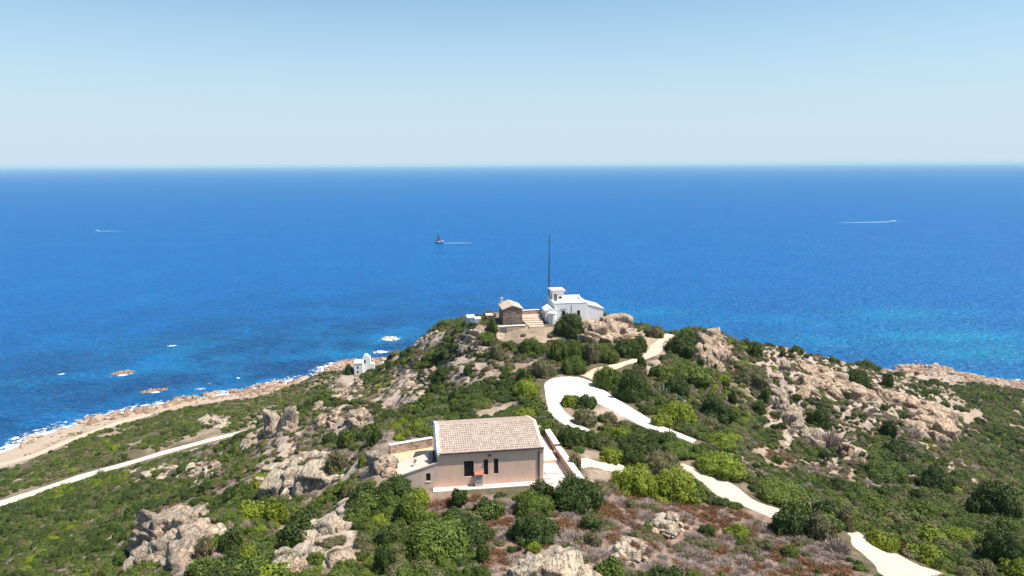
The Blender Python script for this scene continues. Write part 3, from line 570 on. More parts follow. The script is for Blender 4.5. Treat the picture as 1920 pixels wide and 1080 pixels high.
lpst = empty('lamp_post', hP0+hU*(-3.35)-hV*.15, HANG); tag(lpst, 'thin dark post at the low left corner of the annex', 'post')
MB().bar((0,0,-.4),(0,0,2.3),.045,8).build('pole', M['dark'], lpst); MB().bar((0,0,2.3),(-.35,0,2.45),.035,6).bar((-.35,0,2.45),(-.5,0,2.42),.07,6).build('lamp_head', M['dark'], lpst)
# ---- signal station on the summit
def S_(px, py, axis, val): return on_plane(px, py, sP0, SANG, axis, val)
ST = empty('signal_station', sP0, SANG); tag(ST, 'white flat-roofed signal station with a small rooftop tower', 'building')
sx1 = S_(1101, 590, 1, 0)[0]; sh = S_(1040, 569.2, 1, 0)[2]; bk = 7.6; lx = S_(1131, 590, 1, 0.35)[0]
sw = [S_(1053.6, 583, 1, 0), S_(1059.7, 594.3, 1, 0), S_(1082, 582, 1, 0), S_(1087.7, 592.3, 1, 0)]
sh_ = [(sw[0][0], sw[1][0], sw[1][2], sw[0][2]), (sw[2][0], sw[3][0], sw[3][2], sw[2][2])]
b = MB(); b.wall(0, sx1, -1.5, sh, 0, sh_, .2)
b.add([(0,0,-1.5),(0,bk,-1.5),(0,bk,sh),(0,0,sh)], [(1,0,3,2)]); b.add([(sx1,0,-1.5),(sx1,bk,-1.5),(sx1,bk,sh),(sx1,0,sh)], [(0,1,2,3)]); b.add([(0,bk,-1.5),(sx1,bk,-1.5),(sx1,bk,sh),(0,bk,sh)], [(1,0,3,2)])
b.build('wall', M['white'], ST)
for q in sh_:
    window(ST, *q, 0, 2, 3, M['dark'], .18)
MB().box(.3, sx1-.3, .3, bk-.3, sh-.5, sh-.3).build('roof_deck', M['white_trim'], ST)
pr = MB(); pr.box(-.05, sx1+.05, -.05, .28, sh, sh+.08).box(-.05, .28, .28, bk-.3, sh, sh+.08).box(sx1-.28, sx1+.05, .28, bk-.3, sh, sh+.08).box(.28, sx1-.28, bk-.3, bk, sh, sh+.45).box(-.05, .28, bk-.3, bk, sh, sh+.45).box(sx1-.28, sx1+.05, bk-.3, bk, sh, sh+.45)
pr.box(.02, .28, .28, bk-.3, sh-.5, sh).box(sx1-.28, sx1-.02, .28, bk-.3, sh-.5, sh).box(.02, sx1-.02, bk-.28, bk-.02, sh-.5, sh).box(.02, sx1-.02, .02, .28, sh-.5, sh); pr.build('parapet', M['white'], ST)
hb = MB(); hb.prism([(sx1-1.5,sh-.3),(sx1-.3,sh-.3),(sx1-.3,sh+.1)], 'y', 1.2, 4.6); hb.build('roof_hatch', M['terrace_pink'], ST)
lt = MB(); lr = S_(1131, 579, 1, .3)[2]; ltop = S_(1101, 571, 1, .3)[2]
lt.prism([(sx1+.003,-1.5),(lx,-1.5),(lx,lr),(sx1+.003,ltop)], 'y', .3, bk-.8); lt.build('lean_to', M['white'], ST)
lq = MB(); lq.prism([(sx1+.06,ltop+.003),(lx+.18,lr-.03),(lx+.18,lr+.09),(sx1+.06,ltop+.13)], 'y', .2, bk-.7); lq.build('lean_to_roof', M['terrace_pink'], ST)
hd = MB(); q = sh_[0]; hd.box(q[0]-.25, q[1]+.25, -.12, -.003, q[3]+.45, q[3]+.55); hd.build('lintel', M['grey_metal'], ST)
dz = S_(1072, 571.7, 1, 0); MB().bar((dz[0], -.06, 0.5), (dz[0], -.06, dz[2]), .05, 6).build('downpipe', M['grey_metal'], ST)
# tower room
ty = 4.2; tx0 = S_(1036, 557, 1, ty)[0]; tx1 = S_(1057, 557, 1, ty)[0]; ttop = S_(1046, 546.8, 1, ty)[2]; tb = bk-.1
td = [S_(1038.5, 551.4, 1, ty), S_(1044.3, 565, 1, ty), S_(1048, 556, 1, ty), S_(1053.6, 559.7, 1, ty)]
TWR = empty('tower_room', (0, 0, 0)); TWR.parent = ST
dh_ = (td[0][0], td[1][0], sh-.28, td[0][2]); wh_ = (td[2][0], td[3][0], td[3][2], td[2][2])
b = MB(); b.wall(tx0, tx1, sh-.3, ttop, ty, [dh_, wh_], .18)
b.add([(tx0,ty,sh-.3),(tx0,tb,sh-.3),(tx0,tb,ttop),(tx0,ty,ttop)], [(1,0,3,2)]); b.add([(tx1,ty,sh-.3),(tx1,tb,sh-.3),(tx1,tb,ttop),(tx1,ty,ttop)], [(0,1,2,3)]); b.add([(tx0,tb,sh-.3),(tx1,tb,sh-.3),(tx1,tb,ttop),(tx0,tb,ttop)], [(1,0,3,2)]); b.build('wall', M['white'], TWR)
MB().box(tx0-.35, tx1+.35, ty-.35, tb+.35, ttop+.003, ttop+.38).build('roof', M['terrace_pink'], TWR, .03)
MB().box(dh_[0]+.003, dh_[1]-.003, ty+.12, ty+.17, dh_[2]+.01, dh_[3]-.003).build('door', M['wood'], TWR); window(TWR, *wh_, ty, 2, 1, M['dark'], .15)
MB().box(tx0-.03, tx0-.004, ty+1.0, ty+1.45, sh+.35, sh+1.25).build('side_window', M['dark'], TWR)
# low block left of the main wall, and the cistern
bz = S_(1023.6, 584, 1, -1.0); bl = empty('side_block', (0, 0, 0)); bl.parent = ST; bx0 = bz[0]; ez = bz[2]; az_ = S_(1034, 578, 1, -1.0)[2]; by1 = 3.2; bx1 = -.06
b = MB(); b.prism([(bx0,-1.8),(bx1,-1.8),(bx1,ez),((bx0+bx1)/2,az_),(bx0,ez)], 'y', -1.0, by1); b.build('wall', M['white'], bl)
b = MB(); m_ = (bx0+bx1)/2; b.prism([(bx0-.12,ez-.02),(m_,az_+.02),(bx1,ez+.03),(bx1,ez+.13),(m_,az_+.13),(bx0-.12,ez+.08)], 'y', -1.1, by1+.1); b.build('roof', M['white_trim'], bl)
for yy in (0.1, 1.6): MB().box(bx0-.03, bx0-.004, yy, yy+.5, ez-1.4, ez-.6).build('window', M['dark'], bl)
cl_ = (bx0*.42, -1.98); ct = empty('water_cistern', (sP0[0]+cl_[0]*math.cos(SANG)-cl_[1]*math.sin(SANG), sP0[1]+cl_[0]*math.sin(SANG)+cl_[1]*math.cos(SANG), SZ-.1)); tag(ct, 'short round white cistern in front of the low side block', 'cistern')
MB().bar((0,0,-.3),(0,0,2.35),.88,28).build('tank', M['white'], ct); MB().bar((0,0,2.353),(0,0,2.5),.97,28).build('lid', M['white_trim'], ct)
mp_ = at_z(1029.5, 560, SZ+sh+.1); mtop = 0
ms = empty('radio_mast', sP0, SANG); tag(ms, 'tall thin dark radio mast rising behind the rooftop tower', 'mast'); mx, my = S_(1029.5, 546, 1, bk+.5)[0], bk+.5; mzt = S_(1029, 438, 1, bk+.5)[2]; mza = S_(1029, 452, 1, bk+.5)[2]
MB().bar((mx,my,-1.5),(mx,my,mzt*.55),.17,8,.14).bar((mx,my,mzt*.55),(mx,my,mzt),.13,8,.06).build('pole', M['mast'], ms); MB().bar((mx-.55,my,mza),(mx+1.0,my,mza),.05,6).bar((mx+.95,my,mza-.15),(mx+.95,my,mza+.2),.03,6).build('cross_arm', M['mast'], ms)
# ---- stone hut
hp = at_z(943.3, 609, SZ); hang = math.radians(8.5)
def Hh(px, py, axis, val): return on_plane(px, py, hp, hang, axis, val)
HT = empty('stone_hut', hp, hang); tag(HT, 'brown rubble stone hut with a pale pitched roof and chimney', 'hut')
hx = Hh(979.5, 608.4, 1, 0)[0]; he = Hh(943.3, 581, 1, 0)[2]; ha = Hh(961, 573.8, 1, 0)[2]; hdp = 6.5
b = MB(); b.prism([(0,-1.5),(hx,-1.5),(hx,he),(hx/2,ha),(0,he)], 'y', 0, hdp); b.build('wall', M['rubble'], HT)
b = MB(); k_ = (ha-he)/(hx/2)*.25; b.prism([(-.25,he-k_+.03),(hx/2,ha+.03),(hx+.25,he-k_+.03),(hx+.25,he-k_+.2),(hx/2,ha+.2),(-.25,he-k_+.2)], 'y', -.2, hdp+.2); b.build('roof', M['forecourt'], HT)
b = MB(); b.box(.25, .75, hdp-1.2, hdp-.7, he-.2, he+1.5).box(.2, .8, hdp-1.25, hdp-.65, he+1.5, he+1.62); b.build('chimney', M['terrace_pink'], HT)
MB().box(-.04, -.004, 1.0, 1.9, -.6, he-.5).build('door', M['dark'], HT); MB().box(-.04, -.004, 3.9, 4.5, .5, he-.5).build('window', M['dark'], HT)
# ---- white hut left of it
wp = at_z(877.7, 621, 74.3); WH = empty('white_hut', wp, hang); tag(WH, 'small white cubic hut with dark quoins at the left edge of the summit', 'hut')
def Wh(px, py, axis, val): return on_plane(px, py, wp, hang, axis, val)
wx1 = Wh(889.5, 610, 1, 0)[0]; wzt = Wh(883, 596.5, 1, 0)[2]
MB().box(0, wx1, 0, 2.4, -4, wzt).build('wall', M['white'], WH); MB().box(-.2, wx1+.2, -.2, 2.6, wzt+.003, wzt+.25).build('roof', M['white_trim'], WH, .03)
for side in (0, 1):
    qn = MB()
    for i in range(6):
        z_ = i*wzt/6; wq = .16 if (i+side) % 2 else .28; xa = wx1-wq if side else -.012; qn.box(xa, xa+wq+.012, -.012, -.003, z_+.05, z_+wzt/6-.08)
    qn.build('quoins', M['hulldark'], WH)
MB().box(wx1*.46, wx1*.54, -.02, -.003, .6, 1.5).build('slit_window', M['dark'], WH)
sbk = MB(); sbk.box(wx1+.003, wx1+1.4, .9, 2.6, -4, wzt-.5); sbk.build('side_room', M['white'], WH); MB().box(wx1+.003, wx1+1.55, .75, 2.75, wzt-.497, wzt-.3).build('side_room_roof', M['white_trim'], WH)
tp = ground(920, 601); tb_ = empty('stone_shed', (tp[0], tp[1]+1, tp[2]), hang); tag(tb_, 'low tan stone shed between the white hut and the stone hut', 'shed')
MB().box(-1.0, 1.0, -.8, 1.0, -1.2, 1.05).build('wall', M['tan_stone'], tb_); MB().box(-1.15, 1.15, -.95, 1.15, 1.053, 1.2).build('roof', M['terrace_pink'], tb_)
# ---- forecourt walls, gate and steps
def swall(name, a, b_, z, w_, h0, mat, label, cop=True, dz=-1.2):
    p = at_z(*a, z) if z else ground(*a); q = at_z(*b_, p[2]); d = (q-p)[:2]; Lw = np.hypot(*d); o = empty(name, p, math.atan2(d[1], d[0])); tag(o, label, 'wall')
    MB().box(0, Lw, 0, w_, dz, h0-.1).build('wall_body', mat, o); MB().box(-.06, Lw+.06, -.06, w_+.06, h0-.1, h0).build('coping', M['white_trim'], o, .02); return o, Lw
swall('retaining_wall', (961.7, 620), (986, 619), None, .5, 1.1, M['rubble_tan'], 'low tan retaining wall with pale coping below the stone hut')
swall('terrace_wall', (980.5, 590), (1014, 588), SZ+.72, .4, 1.0, M['rubble_red'], 'reddish terrace wall closing the forecourt toward the sea')
gp_ = ground(937, 623.5); gt = empty('metal_gate', gp_, hang); tag(gt, 'grey sheet metal gate under a pale lintel below the stone hut', 'gate')
gb = MB(); 
for i in range(9): gb.box(.02+i*.155, .15+i*.155, 0, .05, .05, 1.1)
gb.build('slats', M['lilac_metal'], gt); MB().box(-.3, -.003, -.1, .3, -.8, 1.25).build('pillar', M['tan_stone'], gt, .03); MB().box(1.42, 2.9, -.1, .35, -.8, 1.25).build('pillar', M['tan_stone'], gt, .03); MB().box(-.35, 2.95, -.15, .4, 1.253, 1.4).build('lintel', M['white_trim'], gt, .02)
fc = MB(); a = lp(sP0, SANG, at_z(981, 612, SZ))
fx0, fx1 = a[0]+.15, bx0-.45
def sbuild(mb, name, mat, label, kind): o = mb.build(name, mat); o.location = sP0; o.rotation_euler = (0, 0, SANG); return tag(o, label, None, None, kind)
stp = MB()
for i in range(5): stp.box(fx0+.25*i, fx1-.15*i, (2.6-i*1.5-1.5), (9.0 if i == 0 else 2.6-i*1.5), -1.5, .75-i*.17)
sbuild(stp, 'forecourt_steps', M['forecourt'], 'broad pale stepped forecourt between stone hut and signal station', 'structure')
# ---- white lighthouse house on the shore
lpp = at_z(664.5, 703, 14.0); LA = math.radians(6); LH = empty('coastal_lighthouse', lpp, LA); tag(LH, 'white two-storey lighthouse house with gabled lantern tower on the shore', 'lighthouse')
def Ll(px, py, axis, val): return on_plane(px, py, lpp, LA, axis, val)
w1_ = Ll(680, 690, 1, 0)[0]; lz = Ll(672, 682, 1, 0)[2]
ho = []
for y_t, y_b in ((687, 692), (695.6, 700.3)): qa = Ll(669, y_t, 1, 0); qb = Ll(672.4, y_b, 1, 0); ho.append((qa[0], qb[0], qb[2], qa[2]))
b = MB(); b.wall(0, w1_, -2, lz, 0, ho, .2); b.add([(0,0,-2),(0,6,-2),(0,6,lz),(0,0,lz)], [(1,0,3,2)]); b.add([(w1_,0,-2),(w1_,6,-2),(w1_,6,lz),(w1_,0,lz)], [(0,1,2,3)]); b.add([(0,6,-2),(w1_,6,-2),(w1_,6,lz),(0,6,lz)], [(1,0,3,2)]); b.build('wall', M['white'], LH)
MB().box(-.15, w1_+.15, -.15, 6.15, lz+.003, lz+.35).build('roof', M['white_trim'], LH)
for q in ho: window(LH, *q, 0, 2, 2, M['dark'], .18)
tyy = 4.0; ta, tbx = Ll(679.5, 680, 1, tyy)[0], Ll(694, 680, 1, tyy)[0]; tzz = Ll(687, 671, 1, tyy)[2]; tpk = Ll(687, 665.5, 1, tyy)[2]
TW = empty('lantern_tower', (0, 0, 0)); TW.parent = LH; mid = (ta+tbx)/2-.3
b = MB(); b.prism([(ta,-2),(tbx,-2),(tbx,tzz),(mid+.8,tpk-.4),(mid,tpk),(mid-.8,tpk-.5),(ta,tzz-.3)], 'y', tyy, tyy+3.4); b.build('wall', M['white'], TW)
wl0 = Ll(684.2, 678, 1, tyy); aw_ = MB(); ap = [(wl0[0]-.4, wl0[2]-.7), (wl0[0]+.4, wl0[2]-.7), (wl0[0]+.4, wl0[2]+.5)]+[(wl0[0]+.4*math.cos(t_), wl0[2]+.5+.4*math.sin(t_)) for t_ in np.linspace(.3, math.pi-.3, 5)]+[(wl0[0]-.4, wl0[2]+.5)]
aw_.prism(ap, 'y', tyy-.05, tyy-.004); aw_.build('arched_window', M['dark'], TW)
MB().box(tbx+.003, Ll(701.5, 681.5, 1, tyy)[0], tyy, tyy+3, -2, Ll(700, 681.5, 1, tyy)[2]).build('terrace', M['white'], LH)
# ---- utility poles on the lowland
def pole(px, pb, pt, label):
    p = ground(px, pb); o = empty('utility_pole', p); tag(o, label, 'pole'); d_ = project(p)[2]; h_ = (pb-pt)*d_/F/math.cos(math.radians(17))
    MB().bar((0,0,-.5),(0,0,h_),.11,6,.08).build('pole', M['wood'], o); MB().bar((-.6,0,h_-.4),(.6,0,h_-.4),.05,6).build('cross_arm', M['wood'], o)
pole(589.5, 750, 731, 'thin wooden utility pole on the slope below the coastal lighthouse'); pole(544.5, 764, 745, 'thin wooden utility pole above the tall rock spires')
# ------------------------------------------------------------------ shrubs: leaf-clump crowns
def ico(sub):
    bm = bmesh.new(); bmesh.ops.create_icosphere(bm, subdivisions=sub, radius=1); V = np.array([v.co[:] for v in bm.verts]); Fc = np.array([[v.index for v in f.verts] for f in bm.faces]); bm.free(); return V, Fc
ICO2, ICO3, ICO4 = ico(2), ico(3), ico(4)
def quads(cen, nrm, size, asp, rng):
    n = len(cen); nrm = nrm/np.linalg.norm(nrm, axis=1, keepdims=True); r = rng.normal(size=(n, 3)); a = np.cross(nrm, r); a /= np.linalg.norm(a, axis=1, keepdims=True)+1e-9; b = np.cross(nrm, a)
    a = a*(size*asp)[:, None]; b = b*size[:, None]
    V = np.stack([cen-a*.6-b, cen+a*.6-b*.8, cen+a+b, cen-a*.9+b*.9], 1).reshape(-1, 3); return V, np.arange(n*4).reshape(n, 4)
def bush_mesh(name, mat, seed, nlobe=11, nleaf=2600, ls=0.05, spread=0.62, flat=0.95, spiky=0.2):
    g = np.random.default_rng(seed); C = []; R = []
    for i in range(nlobe):
        r = spread*math.sqrt((i+.4)/nlobe)*g.uniform(.8, 1.15); a = i*2.4+g.uniform(-.5, .5); rad = g.uniform(.24, .42)*(1.1-.35*r)
        el = 1+.28*math.sin(a+seed); C.append((r*el*math.cos(a), r*math.sin(a), (0.6-.5*r*r+g.uniform(-.2, .2))-rad*.6)); R.append(rad)
    for i in range(nlobe//2):               # stray sprays breaking the outline
        a = g.uniform(0, 6.28); r = g.uniform(.3, 1.0); C.append((r*math.cos(a), r*math.sin(a), g.uniform(.05, .75)*(1-.55*r))); R.append(g.uniform(.1, .2))
    nlobe = len(C)
    C = np.array(C); R = np.array(R); k = g.choice(nlobe, nleaf*3, p=R**2/(R**2).sum())
    d = g.normal(size=(nleaf*3, 3)); d[:, 2] = d[:, 2]*.8+.25; d /= np.linalg.norm(d, axis=1, keepdims=True)
    wob = 1+.22*(vnoise(d[:, 0]*3+k*7, d[:, 1]*3+d[:, 2]*2.3, seed)-.5)*2
    P = C[k]+d*(R[k]*wob*g.uniform(.82, 1.12+spiky, len(k)))[:, None]
    inside = np.zeros(len(P), bool)
    for i in range(nlobe): inside |= (i != k) & (((P-C[i])**2).sum(1) < (R[i]*.86)**2)
    ok = (~inside) & (P[:, 2] > -.05); P, d = P[ok][:nleaf], d[ok][:nleaf]
    V, Fq_ = quads(P, d+g.normal(size=d.shape)*.55+[0, 0, .25], ls*g.uniform(.55, 1.25, len(P)), g.uniform(.6, 1.0, len(P)), g)
    cv, cf = ICO2; Vs = [V]; Fs = [np.c_[Fq_]]; off = len(V); tri = []
    for c_, r_ in zip(C, R):
        q = cv*r_*.86*(1+.12*(vnoise(cv[:, 0]*4, cv[:, 1]*4+cv[:, 2]*3, seed+3)-.5))[:, None]+c_; q[:, 2] = np.maximum(q[:, 2], -.3); Vs.append(q); tri.append(cf+off); off += len(cv)
    m = bpy.data.meshes.new(name); V = np.concatenate(Vs); V[:, 2] *= flat/.85; T = np.concatenate(tri)
    m.vertices.add(len(V)); m.vertices.foreach_set('co', V.astype(np.float32).ravel())
    nl = Fq_.size+T.size; m.loops.add(nl); m.loops.foreach_set('vertex_index', np.r_[Fq_.ravel(), T.ravel()].astype(np.int32))
    m.polygons.add(len(Fq_)+len(T)); st = np.r_[np.arange(len(Fq_))*4, Fq_.size+np.arange(len(T))*3]; m.polygons.foreach_set('loop_start', st.astype(np.int32)); m.polygons.foreach_set('loop_total', np.r_[np.full(len(Fq_), 4), np.full(len(T), 3)].astype(np.int32))
    m.update(calc_edges=True); m.materials.append(mat); return m
def twig_mesh(name, mat, seed, n=520, wd_=.018, flat=.9, leafy=0):
    g = np.random.default_rng(seed); d = g.normal(size=(n, 3)); d[:, 2] = np.abs(d[:, 2])*.9+.15; d /= np.linalg.norm(d, axis=1, keepdims=True)
    base = g.normal(size=(n, 3))*[.28, .28, .03]; L = g.uniform(.45, .95, n); tip = base+d*L[:, None]; tip[:, 2] *= flat
    s_ = np.cross(d, g.normal(size=(n, 3))); s_ /= np.linalg.norm(s_, axis=1, keepdims=True); s_ *= wd_*g.uniform(.6, 1.6, n)[:, None]
    V = np.stack([base-s_, base+s_, tip+s_*.7, tip-s_*.7], 1).reshape(-1, 3); Fq_ = np.arange(n*4).reshape(n, 4)
    if leafy:
        k = g.integers(0, n, leafy); t_ = g.uniform(.6, 1.05, leafy)[:, None]; P = base[k]*(1-t_)+tip[k]*t_+g.normal(size=(leafy, 3))*.03
        V2, F2 = quads(P, d[k]+g.normal(size=(leafy, 3))*.8+[0, 0, .4], .045*g.uniform(.6, 1.3, leafy), np.full(leafy, .8), g); F2 = F2+len(V); V = np.concatenate([V, V2]); Fq_ = np.concatenate([Fq_, F2])
    return np_mesh(name, V, Fq_, mat)
def cactus_mesh(name, mat, seed):
    g = np.random.default_rng(seed); mb = MB(); cv, cf = ICO2
    for i in range(46):
        a = g.uniform(0, 6.28); r = .75*math.sqrt(g.uniform()); z = g.uniform(.1, .85)*(1-.4*r); tilt = g.normal(size=2)*.5
        Mx = Matrix.Translation((r*math.cos(a), r*math.sin(a), z)) @ Matrix.Rotation(g.uniform(0, 6.28), 4, 'Z') @ Matrix.Rotation(tilt[0], 4, 'X') @ Matrix.Rotation(tilt[1], 4, 'Y') @ Matrix.Diagonal((.1, .022, .15, 1))
        mb.add([tuple(Mx @ Vector(v)) for v in cv], [tuple(f) for f in cf])
    m = bpy.data.meshes.new(name); m.from_pydata(mb.V, [], mb.F); m.materials.append(mat); m.polygons.foreach_set('use_smooth', np.ones(len(m.polygons), bool)); return m
PB = {
 'D': [bush_mesh('dark_shrub', M['leaf_dark'], 10+i, 9+2*i, 2800, .048, .6, 1.0, .12) for i in range(4)],
 'G': [bush_mesh('green_shrub', M['leaf_green'], 20+i, 10+2*i, 2800, .05, .64, .95, .2) for i in range(4)],
 'B': [bush_mesh('bright_shrub', M['leaf_bright'], 30+i, 13+2*i, 2800, .052, .66, .9, .25) for i in range(3)],
 'O': [bush_mesh('olive_shrub', M['leaf_olive'], 40+i, 9+2*i, 2600, .042, .62, .95, .35) for i in range(3)],
 'R': [twig_mesh('rust_shrub', M['leaf_rust'], 50+i, 260, .02, .8, 620) for i in range(3)],
 'M': [twig_mesh('bare_shrub', M['leaf_mauve'], 60+i, 620, .017, .9) for i in range(3)],
 'BIG_D': [bush_mesh('dark_shrub_broad', M['leaf_dark'], 110+i, 20, 8000, .027, .68, .95, .1) for i in range(3)],
 'BIG_G': [bush_mesh('green_shrub_broad', M['leaf_green'], 120+i, 22, 8000, .027, .7, .92, .14) for i in range(3)],
 'BIG_B': [bush_mesh('bright_shrub_broad', M['leaf_bright'], 130+i, 24, 8000, .028, .7, .88, .2) for i in range(2)],
 'BIG_O': [bush_mesh('olive_shrub_broad', M['leaf_olive'], 140+i, 20, 7500, .024, .68, .92, .22) for i in range(2)],
 'C': [cactus_mesh('prickly_pear', M['cactus'], 70)]}
HERO = []                                     # footprints (x, y, r) kept clear of scatter
NAMES = {'D': ('shrub', 'shrub'), 'G': ('shrub', 'shrub'), 'B': ('shrub', 'shrub'), 'O': ('shrub', 'shrub'), 'R': ('dry_shrub', 'dry shrub'), 'M': ('bare_shrub', 'bare shrub'), 'C': ('prickly_pear', 'cactus')}
def shrub(x0, y0, x1, y1, kind, label):
    """x0,y0,x1,y1: the shrub's box in the photograph; it is rooted on the ground there"""
    px = (x0+x1)/2; w_ = x1-x0; h_ = y1-y0; p = ground(px, y1-.16*w_); d = project(p)[2]; s_ = d/F; wm_ = w_*s_; dep = math.atan2(CAMZ-p[2], p[1])
    hm = max(.36*wm_, (h_*s_-.55*wm_*math.sin(dep))/math.cos(dep)+.1*wm_)
    fam = PB['BIG_'+kind] if kind in 'DGBO' and wm_ > 4.2 else PB[kind]; me = fam[RNG.integers(len(fam))]; nm, cat = NAMES[kind]; o = link(bpy.data.objects.new(nm, me))
    o.location = (p[0], p[1], p[2]-.06*hm); o.rotation_euler = (0, 0, RNG.uniform(0, 6.28)); k = .52 if kind in 'DGBO' else .6
    o.scale = (wm_*k*RNG.uniform(.97, 1.03), wm_*k*RNG.uniform(.9, 1.05), hm*1.0); HERO.append((p[0], p[1], wm_*.45))
    return tag(o, label, cat, {'D': 'dark green shrubs', 'G': 'green shrubs', 'B': 'yellow-green shrubs', 'O': 'grey-green shrubs', 'R': 'rust-brown dry shrubs', 'M': 'bare grey shrubs', 'C': 'prickly pears'}[kind])
